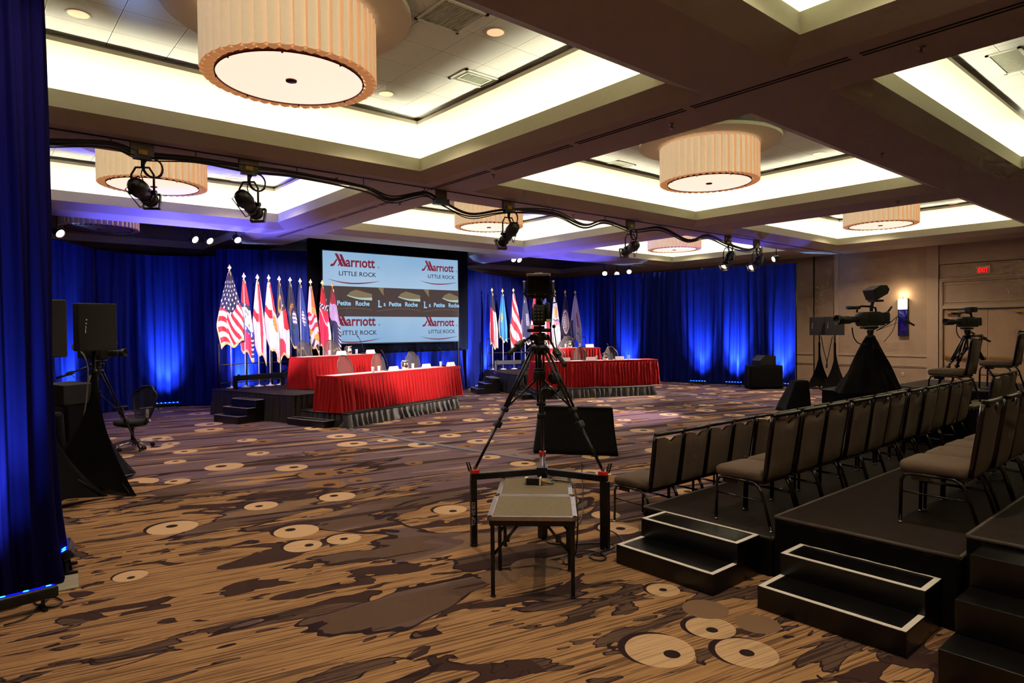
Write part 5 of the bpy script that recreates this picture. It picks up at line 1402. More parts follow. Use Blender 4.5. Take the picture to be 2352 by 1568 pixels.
def tvcam(name, label, loc, rz, pitch=0.0, sc_=1.0, vf='studio', lens=.30, roll=0):
    t = thing(name, label, 'video camera', loc, rz); t.scale = (sc_,) * 3; t.rotation_euler = (pitch, roll, rz)
    prof = [(-.20, .01), (.17, .01), (.20, .04), (.20, .17), (.14, .205), (-.12, .205), (-.18, .17), (-.20, .12)]
    b_ = MB().prism([(-.055, y, z) for y, z in prof], (.11, 0, 0)).build('body', M['dgrey' if vf != 'studio' else 'blackplastic'], t, bevel=.012)
    side = MB()
    for s_ in (-1, 1): side.rbox((s_ * .06, -.03, .115), (.02, .22, .12), .009)
    side.build('side_panels', M['blackplastic'], t)
    MB().lathe([(0, -.02), (.042, -.02), (.045, .02), (.038, .04), (.045, .06), (.047, .14), (.052, .15), (.052, lens - .08), (.062, lens - .06), (.068, lens), (.062, lens), (.05, lens - .05), (0, lens - .05)], (0, .20, .11), (0, 1, 0), 20, caps=False).build('lens', M['blackplastic'], t)
    MB().rbox((.075, .32, .10), (.05, .15, .10), .02).build('lens_grip', M['black'], t)
    MB().tube([(0, -.10, .20), (0, -.09, .255), (0, -.02, .275), (0, .14, .285), (0, .20, .27), (0, .21, .20)], .014, 8).build('handle', M['black'], t)
    MB().cyl((.03, .14, .27), (.03, .34, .27), .024, n=12).build('microphone', M['black'], t)
    MB().rbox((0, -.245, .11), (.10, .08, .16), .015).build('battery_adapter', M['blackplastic'], t)
    pn = MB()
    for i in range(3):
        for j in range(4): pn.box((-.035 + i * .03, -.288, .06 + j * .03), (.018, .006, .014))
    pn.build('rear_connectors', mat('panel_grey', (70, 70, 66)), t)
    if vf == 'studio':
        v = MB().rbox((0, -.10, .375), (.205, .10, .165), .012).build('viewfinder', M['blackplastic'], t)
        h = MB(); h.box((0, -.17, .452), (.20, .08, .006)); h.box((-.10, -.17, .375), (.006, .08, .15)); h.box((.10, -.17, .375), (.006, .08, .15)); h.build('sun_hood', M['black'], v)
        MB().box((0, -.151, .375), (.165, .004, .125)).build('viewfinder_screen', mat('dark_screen', (8, 8, 10), .15, var=0), v)
        MB().rbox((0, -.14, .468), (.215, .15, .012), .004).build('top_plate', M['chrome'], v)
        MB().rbox((0, -.12, .480), (.075, .05, .012), .004).build('tally_housing', M['ventframe'], v)
        y = MB().tube([(-.125, -.10, .40), (-.128, -.10, .30), (-.11, -.10, .272), (.11, -.10, .272), (.128, -.10, .30), (.125, -.10, .40)], .011, 8, flat=1.6); y.build('viewfinder_yoke', M['dgrey'], t)
        for s_ in (-1, 1): MB().cyl((s_ * .11, -.10, .40), (s_ * .145, -.10, .405), .016, n=10).build('yoke_knob', M['chrome'], t)
        MB().cyl((0, -.08, .20), (0, -.10, .275), .03, n=10).build('viewfinder_post', M['black'], t)
        MB().tube([(.10, -.10, .30), (.15, -.11, .27), (.16, -.11, .22), (.12, -.12, .21), (.10, -.14, .24), (.13, -.14, .27)], .008, 6).build('viewfinder_cable', M['cable'], t)
        MB().rbox((.078, -.15, .13), (.045, .12, .17), .015).build('side_adapter', M['black'], t)
        MB().box((.085, -.215, .05), (.04, .01, .03)).build('ident_label', M['ivory'], t)
    elif vf == 'hood':
        p = MB().prism([(-.10, -.03, .36), (-.10, -.21, .44), (-.10, -.24, .50), (-.10, -.20, .56), (-.10, -.10, .56), (-.10, .03, .50)], (.20, 0, 0)).build('viewfinder', M['black'], t, bevel=.006)
        MB().tube([(0, -.02, .21), (0, -.03, .28), (0, -.06, .38)], .022, 8).build('viewfinder_post', M['black'], t)
        MB().rbox((0, -.10, .35), (.12, .16, .03), .008).build('viewfinder_bracket', M['dgrey'], t)
    else:
        MB().rbox((.0, -.08, .34), (.14, .16, .10), .012).build('viewfinder', M['dgrey'], t)
        MB().cyl((0, -.08, .20), (0, -.08, .30), .015, n=8).build('viewfinder_post', M['black'], t)
        MB().rbox((0, .02, .385), (.16, .10, .012), .004).build('viewfinder_visor', M['alu'], t)
    MB().rbox((0, .02, -.01), (.10, .22, .03), .008).build('mounting_plate', M['black'], t)
    return t
HDV = Vector((4.06, 4.40, 0)).normalized(); RGV = Vector((HDV.y, -HDV.x, 0)); RZV = math.atan2(HDV.y, HDV.x) - PI / 2
AP = Vector((4.06, 4.40, 1.75)); ZB = .655
fL, fR, fB = Vector((3.46, 4.61, ZB)), Vector((4.24, 3.79, ZB)), Vector((4.49, 4.83, ZB))
def rel(x, y, z): return AP + RGV * x + HDV * y + Vector((0, 0, z))
tripod('camera_tripod', 'large black two-stage tripod in the foreground carrying the studio camera', AP, [fL, fR, fB],
       handles=[(rel(-.06, -.02, .12), rel(-.16, -.20, .05), rel(-.27, -.38, -.04)), (rel(.08, -.02, .12), rel(.15, -.20, -.03), rel(.22, -.38, -.14))], headh=.18, mid=.49)
tvcam('television_camera', 'black studio television camera seen from behind, on the foreground tripod', rel(0, .02, .20), RZV, vf='studio')
t = thing('headset', 'black intercom headset hanging on the foreground tripod', 'headset', rel(.135, -.06, -.27), RZV)
MB().lathe([(0, -.03), (.05, -.03), (.062, 0), (.05, .03), (0, .03)], (0, 0, 0), (.5, 1, .3), 14, caps=False).build('ear_cup', M['dgrey'], t)
MB().lathe([(0, -.03), (.055, -.03), (.065, 0), (.055, .03), (0, .03)], (-.06, .0, -.13), (.2, 1, .5), 14, caps=False).build('ear_cup', M['black'], t)
MB().tube([(.04, 0, .03), (.06, .01, -.04), (.03, .01, -.12), (-.03, 0, -.16)], .012, 6).build('headband', M['black'], t)
MB().tube([(-.08, 0, -.14), (-.18, 0, -.15), (-.26, 0, -.11), (-.30, 0, -.02)], .008, 6).build('microphone_boom', M['black'], t)
t = thing('intercom_belt_pack', 'black belt pack clipped under the foreground tripod head', 'belt pack', rel(.0, -.09, -.22), RZV)
MB().rbox((0, 0, -.02), (.11, .06, .09), .015).build('case', M['blackplastic'], t); MB().rbox((0, -.005, .032), (.10, .05, .015), .006).build('grey_top', M['dgrey'], t)
t = thing('ball_knob_rod', 'thin rod with a black ball knob beside the foreground camera head', 'control rod', rel(.135, -.06, .20), RZV)
MB().cyl((0, 0, 0), (.03, -.03, -.26), .005, n=6).build('rod', M['black'], t); MB().lathe([(0, -.018), (.013, -.013), (.018, 0), (.013, .013), (0, .018)], (0, 0, 0), n=12, caps=False).build('ball', M['blackplastic'], t)

# steel base below the tripod
hub = Vector((4.045, 4.36, ZB - .035))
t = thing('steel_tripod_base', 'black steel three-armed base on legs under the foreground tripod', 'equipment base', (hub.x, hub.y, 0))
def bar(a, b_, w_, h_, m, name, par, off=0):
    a = Vector(a) - Vector((hub.x, hub.y, 0)); b_ = Vector(b_) - Vector((hub.x, hub.y, 0)); d = b_ - a
    R = d.to_track_quat('Y', 'Z').to_matrix()
    return MB().box((a + b_) / 2 + Vector((0, 0, off)), (w_, d.length, h_), R=R).build(name, m, par, bevel=.003)
for f in (fL, fR, fB):
    e = Vector((f.x, f.y, hub.z)); out = (e - hub).normalized() * .04
    bm_ = bar(hub, e + out, .055, .055, M['black'], 'beam', t)
    bar(hub + (e - hub) * .12, e, .012, .006, M['alu'], 'beam_groove', bm_, .029)
    if f is not fB or True:
        lg = MB().box((e.x + out.x * .4 - hub.x, e.y + out.y * .4 - hub.y, (ZB - .06) / 2), (.055 if f is not fR else .075, .055, ZB - .06), math.atan2(out.y, out.x)).build('leg', M['black'], t, bevel=.003)
        MB().cyl((e.x + out.x * .4 - hub.x, e.y + out.y * .4 - hub.y, 0), (e.x + out.x * .4 - hub.x, e.y + out.y * .4 - hub.y, .02), .035, n=10).build('foot_pad', M['blackplastic'], lg)
    rc = e - hub - out * .2 + Vector((0, 0, hub.z + .035)); rc = Vector((e.x - hub.x, e.y - hub.y, hub.z + .045))
    MB().box(rc, (.07, .07, .035), math.atan2(out.y, out.x)).build('red_foot_clamp', M['redpl'], t, bevel=.005)
    if f is not fB:
        g = MB(); g.tube([rc + RGV * .03 * (-1 if f is fL else 1), rc + RGV * .05 * (-1 if f is fL else 1) + Vector((0, 0, .08)), rc + RGV * .075 * (-1 if f is fL else 1) + Vector((0, 0, .085)), rc + RGV * .05 * (-1 if f is fL else 1)], .008, 6); g.build('foot_latch', M['blackplastic'], t)
MB().box((0, 0, (ZB - .06) / 2), (.065, .065, ZB - .06)).build('centre_leg', M['black'], t, bevel=.003)
MB().box((0, 0, hub.z + .005), (.10, .10, .07), .78).build('hub', M['black'], t, bevel=.004)
st_ = text_mesh('TOP VIDEO', .045, M['tape'], t, 'stencilled_lettering', Matrix(((0, -RGV.x, 0), (0, -RGV.y, 0), (1, 0, 0))) if False else Matrix(((RGV.x * 0, -RGV.x, 0), (RGV.y * 0, -RGV.y, 0), (1, 0, 0))), Vector((fL.x - hub.x - .02, fL.y - hub.y, 0)) + RGV * .022 - HDV * .062 - Vector((HDV.x, HDV.y, 0)) * .0 + Vector((0, 0, .20)) - RGV * .0, xs=.9, extr=.0005, align='LEFT')

# the folding table in the foreground
TZ = .59
tl, tr, bl2, br2 = Vector((2.825, 3.625, 0)), Vector((3.30, 3.195, 0)), Vector((3.665, 4.51, 0)), Vector((4.12, 4.05, 0))
ux = ((tr - tl) + (br2 - bl2)).normalized(); WT = .645; DT = 1.215
tabo = (tl + tr) / 2; tht = math.atan2(ux.y, ux.x)
t = thing('folding_work_table', 'low folding table with gritty board top and aluminium edges, nearest the camera', 'table', tabo, tht)
for k, (y0, y1) in enumerate(((0, DT * .5 - .004), (DT * .5 + .004, DT))):
    w2 = WT / 2 - .012 * k
    MB().box((0, (y0 + y1) / 2, TZ - .011), (2 * w2 - .05, y1 - y0 - .04, .020)).build('grit_board', M['grit'], t)
    e = MB()
    e.box((0, y0 + .014, TZ - .014), (2 * w2, .028, .030)); e.box((0, y1 - .014, TZ - .014), (2 * w2, .028, .030))
    for s_ in (-1, 1): e.box((s_ * (w2 - .018), (y0 + y1) / 2, TZ - .014), (.036, y1 - y0, .030))
    e.build('aluminium_edge', M['alu'], t, bevel=.002)
    sc2 = MB()
    for s_ in (-1, 1):
        for y in (y0 + .03, y1 - .03): sc2.cyl((s_ * (w2 - .018), y, TZ), (s_ * (w2 - .018), y, TZ + .003), .006, n=6)
    sc2.build('edge_screws', M['black'], t)
MB().box((0, DT / 2, TZ - .05), (WT - .03, DT - .03, .04)).build('underframe', M['black'], t)
for (x, y) in ((-WT / 2 + .035, .04), (WT / 2 - .035, .04), (-WT / 2 + .045, DT * .46), (WT / 2 - .045, DT * .46), (-WT / 2 + .045, DT - .08), (WT / 2 - .045, DT - .08)):
    lg = MB().box((x, y, (TZ - .05) / 2), (.028, .028, TZ - .05)).build('leg', M['black'], t, bevel=.002)
    MB().cyl((x, y, 0), (x, y, .012), .02, n=8).build('foot_cap', M['blackplastic'], lg)
for y in (.04, DT * .46, DT - .08):
    for s_ in (-1, 1):
        b_ = MB(); p0 = Vector((s_ * (WT / 2 - .045), y + .01, TZ * .52)); p1 = Vector((s_ * .10, y + .02, TZ - .07)); b_.tube([p0, p1], .011, 6); b_.build('folding_brace', M['black'], t)
        MB().rbox(p0.lerp(p1, .52), (.04, .02, .05), .005).build('brace_lock', M['blackplastic'], t)
# connector block lying on the table, with cables
q = P(1224, 1104, TZ + .03)
t = thing('power_connector', 'black power connector block with white band lying on the foreground table', 'connector', (q.x, q.y, TZ + .002), math.atan2(RGV.y, RGV.x) - .12)
MB().rbox((0, 0, .03), (.11, .07, .055), .008).build('block', M['black'], t); MB().box((.065, 0, .03), (.012, .075, .06)).build('white_band', M['tape'], t)
MB().cyl((.07, 0, .03), (.11, 0, .022), .018, n=10).build('yellow_collar', M['yellow'], t); MB().rbox((-.055, 0, .035), (.03, .05, .05), .006).build('plug_face', M['ivory'], t)
def cablething(label, pts, r=.006, name='power_cable', cat='cable', m=None):
    pts = [Vector(p) for p in pts]; sm = pts
    for _ in range(2):
        o_ = [sm[0]]
        for a, b_ in zip(sm, sm[1:]): o_ += [a.lerp(b_, .25), a.lerp(b_, .75)]
        o_.append(sm[-1]); sm = o_
    return tag(MB().tube(sm, r, 6).build(name, m or M['cable']), label, cat)
zt2 = TZ + .012
cablething('black cable running from the connector over the table edge and down to the floor', [P(1246, 1108, zt2), P(1275, 1112, zt2), P(1262, 1100, zt2 + .01), P(1300, 1106, zt2), P(1318, 1108, zt2), P(1326, 1150, TZ - .05), P(1327, 1230, .25), P(1322, 1280, .03), P(1300, 1300, .01), P(1292, 1285, .01), P(1310, 1268, .01), P(1360, 1262, .01), P(1400, 1280, .01), P(1375, 1290, .01), P(1345, 1275, .01), P(1400, 1262, .01), P(1412, 1255, .01)])
cablething('black cable looping under the tripod base to the step units', [P(1335, 1062, .01), P(1338, 1110, .01) , P(1340, 1200, .01), P(1300, 1222, .01), P(1258, 1232, .01), P(1250, 1245, .01), P(1300, 1252, .01), P(1360, 1246, .01), P(1410, 1250, .01)])
cablething('thin dark cable curving on the carpet beside the right leg of the steel base', [P(1440, 1262, .01), P(1425, 1230, .01), P(1398, 1215, .01), P(1375, 1222, .01), P(1385, 1245, .01), P(1402, 1250, .01)], .005)
cablething('cable hanging from the tripod hub down to the foreground table', [rel(.02, -.05, -.1), P(1249, 1000, .9) , P(1249, 1060, .72), P(1252, 1085, TZ + .02), P(1266, 1098, zt2), P(1280, 1105, zt2)], .005)
tag(MB().prism([P(800, 986, .003), P(930, 1012, .003), P(1060, 1032, .003), P(1225, 1057, .003), P(1232, 1054, .003), P(1060, 1027, .003), P(930, 1007, .003), P(806, 983, .003)], (0, 0, .004)).build('floor_tape', M['greycable']), 'dark taped cable line on the carpet from the left riser to the tripod', 'tape')
tag(MB().prism([P(1512, 901, .003), P(1640, 914, .003), P(1800, 937, .003), P(1803, 934, .003), P(1640, 911, .003), P(1515, 899, .003)], (0, 0, .004)).build('floor_tape', M['greycable']), 'pale taped cable line on the carpet right of the right riser', 'tape')

# ------------------------------------------------------------------ other cameras
def at_depth(px, py, dep):
    r = ray(px, py); return Vector((0, 0, CAMH)) + r * (dep / FPX)
# right-hand camera on the black skirted platform
cdep = 12.9; zP = .60
c2 = at_depth(1999, 900, cdep); c2 = Vector((c2.x, c2.y, 0))
pc = P(1888, 893, zP)
platform('black skirted camera platform behind the front row of chairs', pc.x, min(pc.x + 2.6, at_depth(2222, 880, 14.2).x - 1.25), c2.y - .75, pc.y, zP, group=None, name='camera_platform')
IML = Vector((-.763, .647, 0))      # image-left on the floor
ap2 = Vector((c2.x, c2.y, 1.72)); ft = [Vector((c2.x, c2.y, zP)) + Vector((math.cos(a), math.sin(a), 0)) * .62 for a in (2.45, -.7, .9)]
def r2(x, y, z, ap, hd): # x right of heading, y forward
    rg = Vector((hd.y, -hd.x, 0)); return ap + rg * x + hd * y + Vector((0, 0, z))
h2 = (IML * .97 + Vector((-.1, -.2, 0))).normalized()
tripod('camera_tripod', 'tripod under the side-view camera, mostly hidden by its black cover', ap2, ft, handles=[(r2(.05, -.1, .12, ap2, h2), r2(.10, -.35, .30, ap2, h2), r2(.12, -.62, .60, ap2, h2)), (r2(-.05, -.1, .12, ap2, h2), r2(-.10, -.35, .26, ap2, h2), r2(-.1, -.55, .40, ap2, h2), r2(-.1, -.95, .22, ap2, h2))], spread=False, headh=.18)
tvcam('television_camera', 'black television camera in profile with raised hooded viewfinder', ap2 + Vector((0, 0, .20)), math.atan2(h2.y, h2.x) - PI / 2, vf='hood', sc_=1.45, pitch=-.03, lens=.34)
def cloth_cone(name, label, base, z0, z1, Rb, Rt, angs, curve=1.0, m=None, seed=0, folds=.03, cat='cover', pinch=.25, rows=14):
    def fn(u, v):
        a = u * 2 * PI; f = (1 - v) ** curve
        # rounded triangle that narrows upwards
        k = 0
        best = min(abs((a - g + PI) % (2 * PI) - PI) for g in angs)
        tri = math.cos(PI / 3) / math.cos(min(best, PI / 3) - 0) if False else 1
        lobe = max(0, math.cos(best * 1.5)) ** 1.6
        r = Rt + (Rb - Rt) * f * ((1 - pinch * 1.6) + pinch * 1.6 * lobe)
        r += folds * f * noise.noise((math.cos(a) * 3 + seed, math.sin(a) * 3, v * 2))
        zz = z0 + (z1 - z0) * v
        if v < .01: zz = z0 + .02 + .02 * (1 - lobe)
        return (r * math.cos(a), r * math.sin(a), zz)
    mb = MB().grid(60, rows, fn)
    t = mb.build(name, m or M['blackcloth'], None, fix=False, loc=(base[0], base[1], 0))
    return tag(t, label, cat)
cloth_cone('tripod_cover', 'black cloth cover draped over the tripod of the side-view camera', c2, zP, 1.74, .66, .07, (2.45, -.7, .9), .92, seed=3, folds=.12)
cablething('cable hanging in a loop under the lens of the side-view camera', [at_depth(1957, 752, 12.7), at_depth(1960, 775, 12.7), at_depth(1972, 790, 12.7), at_depth(1990, 790, 12.75)], .012, 'camera_cable')
cablething('thin cable falling from the handles of the side-view camera', [at_depth(2060, 728, 12.8), at_depth(2052, 760, 12.8), at_depth(2030, 785, 12.8)], .006, 'camera_cable')
# camera near the double doors
c3 = at_depth(2222, 880, 14.2); zQ = .62; c3 = Vector((c3.x, c3.y, 0))
platform('black camera platform far right in front of the double doors', c3.x - 1.2, c3.x + 1.2, c3.y - 1.1, c3.y + 1.1, zQ, group=None, name='camera_platform')
ap3 = Vector((c3.x, c3.y, 1.69)); ft = [Vector((c3.x, c3.y, zQ)) + Vector((math.cos(a), math.sin(a), 0)) * .60 for a in (2.35, -.85, .75)]
tripod('camera_tripod', 'bare black tripod in front of the double doors', ap3, ft, handles=[(r2(.05, -.05, .1, ap3, h2), r2(.08, -.30, .03, ap3, h2), r2(.10, -.62, -.05, ap3, h2)), (r2(-.05, -.05, .1, ap3, h2), r2(-.08, -.25, -.02, ap3, h2), r2(-.10, -.5, -.12, ap3, h2))], headh=.18, r=.02)
tvcam('television_camera', 'small-looking television camera in profile in front of the double doors', ap3 + Vector((0, 0, .19)), math.atan2(h2.y, h2.x) - PI / 2, vf='eng', sc_=1.15, lens=.32)
cablething('cable looping below the lens of the camera by the double doors', [at_depth(2197, 746, 14.1), at_depth(2197, 765, 14.1), at_depth(2206, 778, 14.1), at_depth(2222, 783, 14.2)], .010, 'camera_cable')
# camera at the left behind the loudspeaker, facing right
c4 = P(238, 1000); c4 = Vector((1.55, 11.6, 0))
IMR = -IML; ap4 = Vector((c4.x, c4.y, 1.36)); 
fts = [P(322, 1036), Vector((c4.x - .15, c4.y + .55, 0)), Vector((c4.x - .55, c4.y - .05, 0))]
tripod('camera_tripod', 'black tripod at the left, one leg reaching to the office chair', ap4, fts, headh=.16, handles=[(r2(0, -.05, .1, ap4, IMR), r2(.05, -.3, .0, ap4, IMR), r2(.1, -.55, -.1, ap4, IMR))])
tvcam('camcorder', 'black camcorder below the left loudspeaker, lens to the right', ap4 + Vector((0, 0, .17)), math.atan2(IMR.y, IMR.x) - PI / 2, vf='none2', sc_=.95, lens=.26)

# ------------------------------------------------------------------ loudspeakers on skirted stands
def speaker_stand(label, x, y, h, ang, R=.72, group='loudspeaker stands in stretch covers', top=None):
    t = thing('speaker_stand', label, 'speaker stand', (x, y, 0), 0, group)
    MB().cyl((0, 0, .2), (0, 0, h), .019, n=10).build('pole', M['black'], t)
    MB().lathe([(.019, -.05), (.03, -.04), (.03, .0), (.019, .01)], (0, 0, h * .86), n=12, caps=False).build('collar', M['blackplastic'], t)
    angs = [ang + k * 2 * PI / 3 for k in range(3)]; zt = h * .84
    for a in angs: MB().tube([(0, 0, .55), (R * .9 * math.cos(a), R * .9 * math.sin(a), .03)], .014, 6).build('leg', M['black'], t)
    corners = [Vector((R * math.cos(a), R * math.sin(a), 0)) for a in angs]
    def fn(u, v):
        k = u * 3; i = int(k) % 3; f = k - int(k) if u < 1 else 0.0
        if u >= 1: i = 0
        a, b_ = corners[i], corners[(i + 1) % 3]
        e = a.lerp(b_, f); s_ = (1 - v) ** 2.2 * .93 + .07 * (1 - v); pull = 1 - .38 * math.sin(PI * f) * (1 - v)
        return (e.x * s_ * pull + .03 * math.cos(u * 2 * PI), e.y * s_ * pull + .03 * math.sin(u * 2 * PI), .01 + zt * v + .10 * math.sin(PI * f) * (1 - v) ** 3)
    MB().grid(48, 20, fn).build('stretch_cover', M['blackcloth'], t, fix=False)
    return t
def loudspeaker(label, x, y, z0, w_, h_, d_, rz, logo=True, group='black loudspeakers on stands'):
    t = thing('loudspeaker', label, 'loudspeaker', (x, y, z0), rz, group)       # grille faces -y
    pts = [(-w_ / 2, -d_ / 2), (w_ / 2, -d_ / 2), (w_ / 2, d_ * .1), (w_ * .30, d_ / 2), (-w_ * .30, d_ / 2), (-w_ / 2, d_ * .1)]
    MB().prism([(a, b_, 0) for a, b_ in pts], (0, 0, h_)).build('cabinet', M['spkbox'], t, bevel=.01)
    MB().grid(8, 2, lambda u, v: ((u - .5) * (w_ - .02), -d_ / 2 - .004 - .02 * (1 - (2 * u - 1) ** 2), .01 + v * (h_ - .02))).build('grille', M['spk'], t, fix=False)
    if logo:
        g = MB()
        for k, (a, b_) in enumerate(((.008, .05), (.008, .03), (.014, .016), (.014, .016))): g.box((-w_ * .34 + .004 * k, -d_ / 2 - .022, h_ * .42 + k * .045), (a, .003, b_))
        g.build('badge', M['ventframe'], t)
    return t
CRZ = lambda x, y, dr=0: math.atan2(y, x) - PI / 2 + dr      # turn the front towards the camera
sA = P(222, 1122); sB = P(104, 1172)
speaker_stand('stand with black stretch cover under the left loudspeaker, foot pointing right', sA.x, sA.y, 1.72, math.radians(-72), .85)
loudspeaker('full loudspeaker with pale badge at the left, beside the blue drapes', sA.x, sA.y, 1.715, .41, .58, .36, CRZ(sA.x, sA.y, .28))
speaker_stand('stand with black stretch cover behind the edge of the near drape', sB.x, sB.y, 1.68, math.radians(-105), .66)
loudspeaker('loudspeaker cut off by the near drape at the far left', sB.x, sB.y, 1.675, .42, .62, .36, CRZ(sB.x, sB.y, .1), logo=False)
cablething('pale cable hanging beside the left loudspeaker stand', [at_depth(168, 790, 9.0), at_depth(165, 803, 9.0), at_depth(190, 806, 9.0), at_depth(205, 850, 9.0), at_depth(195, 950, 9.0), at_depth(178, 1010, 8.9), at_depth(150, 1045, 8.9)], .009, 'speaker_cable', m=mat('pale_cable', (120, 116, 112), .4))
for k, (px, lb, lb2) in enumerate(((1882, 'left one of the paired loudspeakers by the beige wall', 'stretch-covered stand under the left wall-side loudspeaker'), (1918, 'right one of the paired loudspeakers by the beige wall', 'stretch-covered stand under the right wall-side loudspeaker'))):
    q = P(px, 893 + 3 * k)
    speaker_stand(lb2, q.x, q.y, 1.68, math.radians(-100), .48)
    loudspeaker(lb, q.x, q.y, 1.675, .52, .56, .36, CRZ(q.x, q.y, -.1))
cablething('thin speaker cable looping between the paired stands by the wall', [at_depth(1886, 772, 20.2), at_depth(1892, 805, 20.2), at_depth(1902, 840, 20.2), at_depth(1896, 848, 20.2), at_depth(1903, 815, 20.2), at_depth(1912, 772, 20.2)], .012, 'speaker_cable')

# ------------------------------------------------------------------ draped floor monitors
def covered(name, label, bot, top, h, seed=0, cat='covered monitor', m=None):
    # bot, top: four floor corners each (world); the cloth falls from the top outline to the wider bottom outline
    c = sum((Vector(b_) for b_ in bot), Vector()) / 4
    def loop(q, n=12):
        out = []
        for i in range(4):
            for j in range(n): out.append(Vector(q[i]).lerp(Vector(q[(i + 1) % 4]), j / n))
        return out
    B_, T_ = loop(bot), loop(top); rg = []
    for k in range(9):
        v = k / 8; r_ = []
        for i, (b_, tt) in enumerate(zip(B_, T_)):
            p = b_.lerp(tt, v); o_ = (p - c); o_.z = 0; o_ = o_.normalized() * (.018 * noise.noise((p.x * 4 + seed, p.y * 4, v * 1.5)) * (1.3 - v))
            r_.append(Vector((p.x + o_.x - c.x, p.y + o_.y - c.y, .008 + h * v)))
        rg.append(r_)
    rg.append([Vector((p.x * .93, p.y * .93, h + .012)) for p in rg[-1]])
    return tag(MB().loft(rg).build(name, m or M['blackcloth'], loc=(c.x, c.y, 0)), label, cat)
a_, b_ = P(1226, 1038), P(1418, 1047); nrm = Vector((.66, .75, 0)).normalized()
mm = [a_ , P(1290, 1055), b_, b_ + nrm * .42, a_ + nrm * .42]
covered('covered_floor_monitor', 'large black cloth-covered floor monitor behind the foreground tripod', [a_ - nrm * .12, b_ - nrm * .03, b_ + nrm * .40, a_ + nrm * .40], [a_.lerp(b_, .08) + nrm * .20, b_ - (b_ - a_) * .03 + nrm * .20, b_ - (b_ - a_) * .03 + nrm * .36, a_.lerp(b_, .08) + nrm * .36], .69, 2)
q0, q1 = at_depth(1803, 945, 13.6), at_depth(1866, 938, 13.8); q0.z = q1.z = 0
q0, q1 = P(1804, 948), P(1866, 944)
w3 = (q1 - q0)
covered('covered_floor_monitor', 'black-covered easel monitor standing left of the skirted camera platform', [q0, q1, q1 + nrm * .6, q0 + nrm * .6], [q0 + w3 * .48 + nrm * .15, q0 + w3 * .97 + nrm * .15, q0 + w3 * .97 + nrm * .45, q0 + w3 * .48 + nrm * .45], .68, 5)
q0, q1 = P(1723, 894), P(1799, 893)
covered('draped_box', 'black draped box in front of the drape end, with a wedge on top', [q0, q1, q1 + nrm * .5, q0 + nrm * .5], [q0 + nrm * .05, q1 + nrm * .05, q1 + nrm * .46, q0 + nrm * .46], .72, 7, cat='draped table')
def wedge(label, c, rz, w_, d_, h_):
    t = thing('stage_wedge_monitor', label, 'stage monitor', c, rz, 'wedge stage monitors')
    MB().prism([(-w_ / 2, -d_ / 2, 0), (-w_ / 2, d_ / 2, 0), (-w_ / 2, d_ / 2, h_ * .45), (-w_ / 2, d_ * .18, h_), (-w_ / 2, -d_ / 2, h_ * .92)], (w_, 0, 0)).build('cabinet', M['spkbox'], t, bevel=.01)
    MB().prism([(-w_ * .46, d_ / 2 + .002, h_ * .46), (-w_ * .46, d_ * .19, h_ * .985), (w_ * .46, d_ * .19, h_ * .985), (w_ * .46, d_ / 2 + .002, h_ * .46)], (0, .004, .004)).build('grille', M['spk'], t)
    g = MB().box((w_ / 2 + .002, -d_ * .05, h_ * .5), (.006, d_ * .28, h_ * .34)); g.cyl((w_ / 2 + .008, 0, h_ * .5), (w_ / 2, 0, h_ * .5), .03, n=10); g.build('connector_plate', M['alu'], t)
    return t
q = P(1761, 893) + nrm * .25
wedge('wedge stage monitor on the draped box at the right end of the drapes', (q.x, q.y, .735), math.atan2(-.647, .763) + PI * .5 + .25, .44, .58, .32)
# left: two draped stands and a wedge behind the loudspeaker
k1 = at_depth(163, 935, 8.9); 
c = Vector((k1.x, k1.y, 0)) + Vector((-.06, .25, 0)); r_ = Vector((.763, -.647, 0)); f_ = Vector((.647, .763, 0))
hz1 = at_depth(163, 932, 8.9).z
covered('draped_box', 'black draped stand behind the left loudspeaker stand', [c - r_ * .30 - f_ * .3, c + r_ * .27 - f_ * .3, c + r_ * .27 + f_ * .3, c - r_ * .30 + f_ * .3], [c - r_ * .28 - f_ * .28, c + r_ * .25 - f_ * .28, c + r_ * .25 + f_ * .28, c - r_ * .28 + f_ * .28], hz1, 9, cat='draped table')
wedge('wedge stage monitor behind the left loudspeaker stand, one side lit blue', (c.x, c.y, hz1 + .016), math.atan2(r_.y, r_.x) + PI * .5 - .25, .46, .54, .30)
c = P(128, 1130); c = Vector((.72, 8.55 + .55, 0)); k2 = at_depth(150, 950, 8.0); c = Vector((k2.x - .22, k2.y + .25, 0))
t = MB(); 
t.lathe([(.0, k2.z + .005), (.20, k2.z), (.225, k2.z - .03), (.24, k2.z * .6), (.27, .01)], n=36, caps=False); o = t.build('draped_round_table', M['blackcloth'], loc=(c.x, c.y, 0)); tag(o, 'small round table under black cloth behind the near drape', 'draped table')

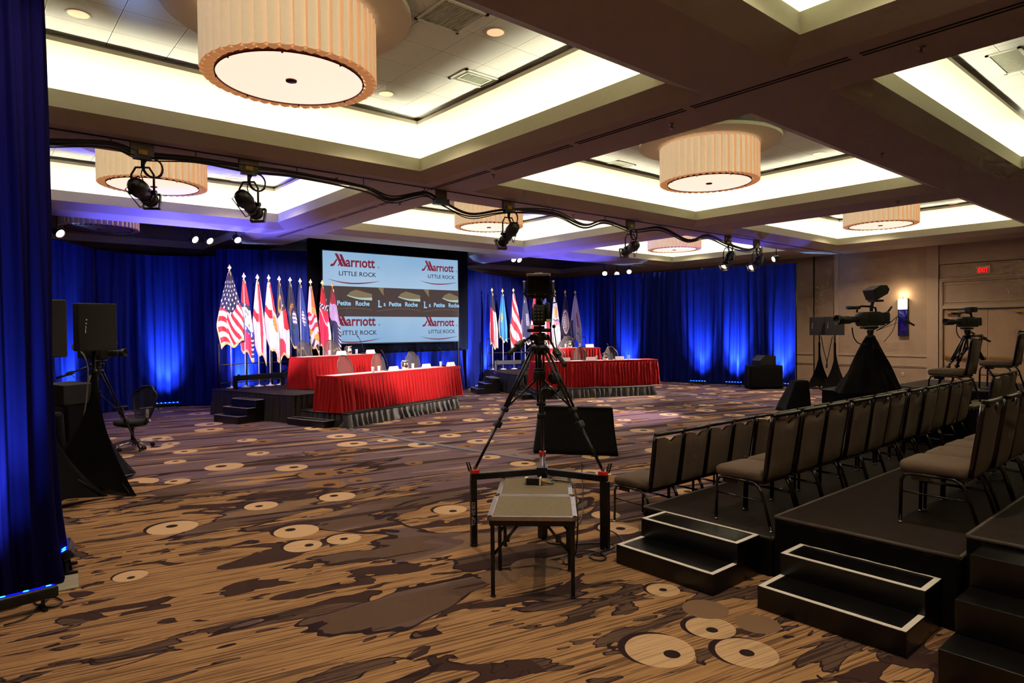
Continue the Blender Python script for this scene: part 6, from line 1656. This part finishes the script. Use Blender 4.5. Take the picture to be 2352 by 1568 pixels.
# ------------------------------------------------------------------ rolling office chair
q = P(305, 1030); t = thing('rolling_office_chair', 'black mesh rolling office chair with silver base near the left tripod', 'office chair', q, math.atan2(-.49, -.875) - PI / 2)   # faces +y
MB().loft([[Vector((math.cos(a) * .25 * s_, math.sin(a) * .26 * s_ + .02, z)) for a in [2 * PI * i / 28 for i in range(28)]] for s_, z in ((.85, .40), (1, .42), (1.03, .455), (.98, .485), (.75, .50), (.3, .505))]).build('seat', M['officeblack'], t)
def obk(u, v):
    h = .50 + v * .52; wd = .13 + .135 * math.sin(PI * min(1, .05 + v * .70)) 
    if v > .7: wd *= 1 - .22 * ((v - .7) / .3) ** 3
    x = (u - .5) * 2 * wd; return (x, -.20 - .07 * v - .05 * (1 - (2 * u - 1) ** 2), h - .06 * (2 * u - 1) ** 4 * max(0, (v - .5) / .5) ** 2)
MB().grid(12, 14, obk).build('mesh_backrest', M['officemesh'], t, fix=False)
ed = [obk(0, v / 14) for v in range(15)] + [obk(u / 10, 1) for u in range(1, 10)] + [obk(1, 1 - v / 14) for v in range(15)]
MB().tube(ed + [ed[0]], .015, 6).build('back_frame', M['blackplastic'], t)
MB().tube([(0, -.05, .38), (0, -.24, .40), (0, -.30, .50), (0, -.28, .62)], .028, 8).build('back_support', M['blackplastic'], t)
MB().rbox((0, -.27, .42), (.12, .10, .07), .02).build('grey_tilt_cover', M['alu'], t)
for s_ in (-1, 1):
    MB().rbox((s_ * .285, -.02, .685), (.07, .25, .025), .011).build('arm_pad', M['blackplastic'], t)
    MB().box((s_ * .285, -.04, .60), (.03, .055, .15)).build('arm_post', M['alu'], t)
    MB().tube([(s_ * .285, -.04, .53), (s_ * .27, -.04, .42), (s_ * .12, -.03, .39)], .02, 6).build('arm_bracket', M['blackplastic'], t)
MB().cyl((0, 0, .13), (0, 0, .40), .028, n=12).build('gas_column', M['black'], t)
MB().rbox((0, 0, .385), (.18, .26, .04), .01).build('mechanism', M['black'], t)
for k in range(5):
    a = 2 * PI * k / 5 + .5; p = Vector((.30 * math.cos(a), .30 * math.sin(a), .085))
    lg = MB().tube([(0, 0, .13), p * .5 + Vector((0, 0, .075)), p], [.032, .024, .017], 8, flat=.7).build('base_leg', M['alu'], t)
    w_ = MB(); sd = Vector((-math.sin(a), math.cos(a), 0))
    for s_ in (-1, 1): w_.cyl(Vector((p.x, p.y, .033)) + sd * s_ * .008, Vector((p.x, p.y, .033)) + sd * s_ * .028, .033, n=14)
    w_.cyl((p.x, p.y, .033), p, .008, n=6); w_.build('caster', M['black'], lg)
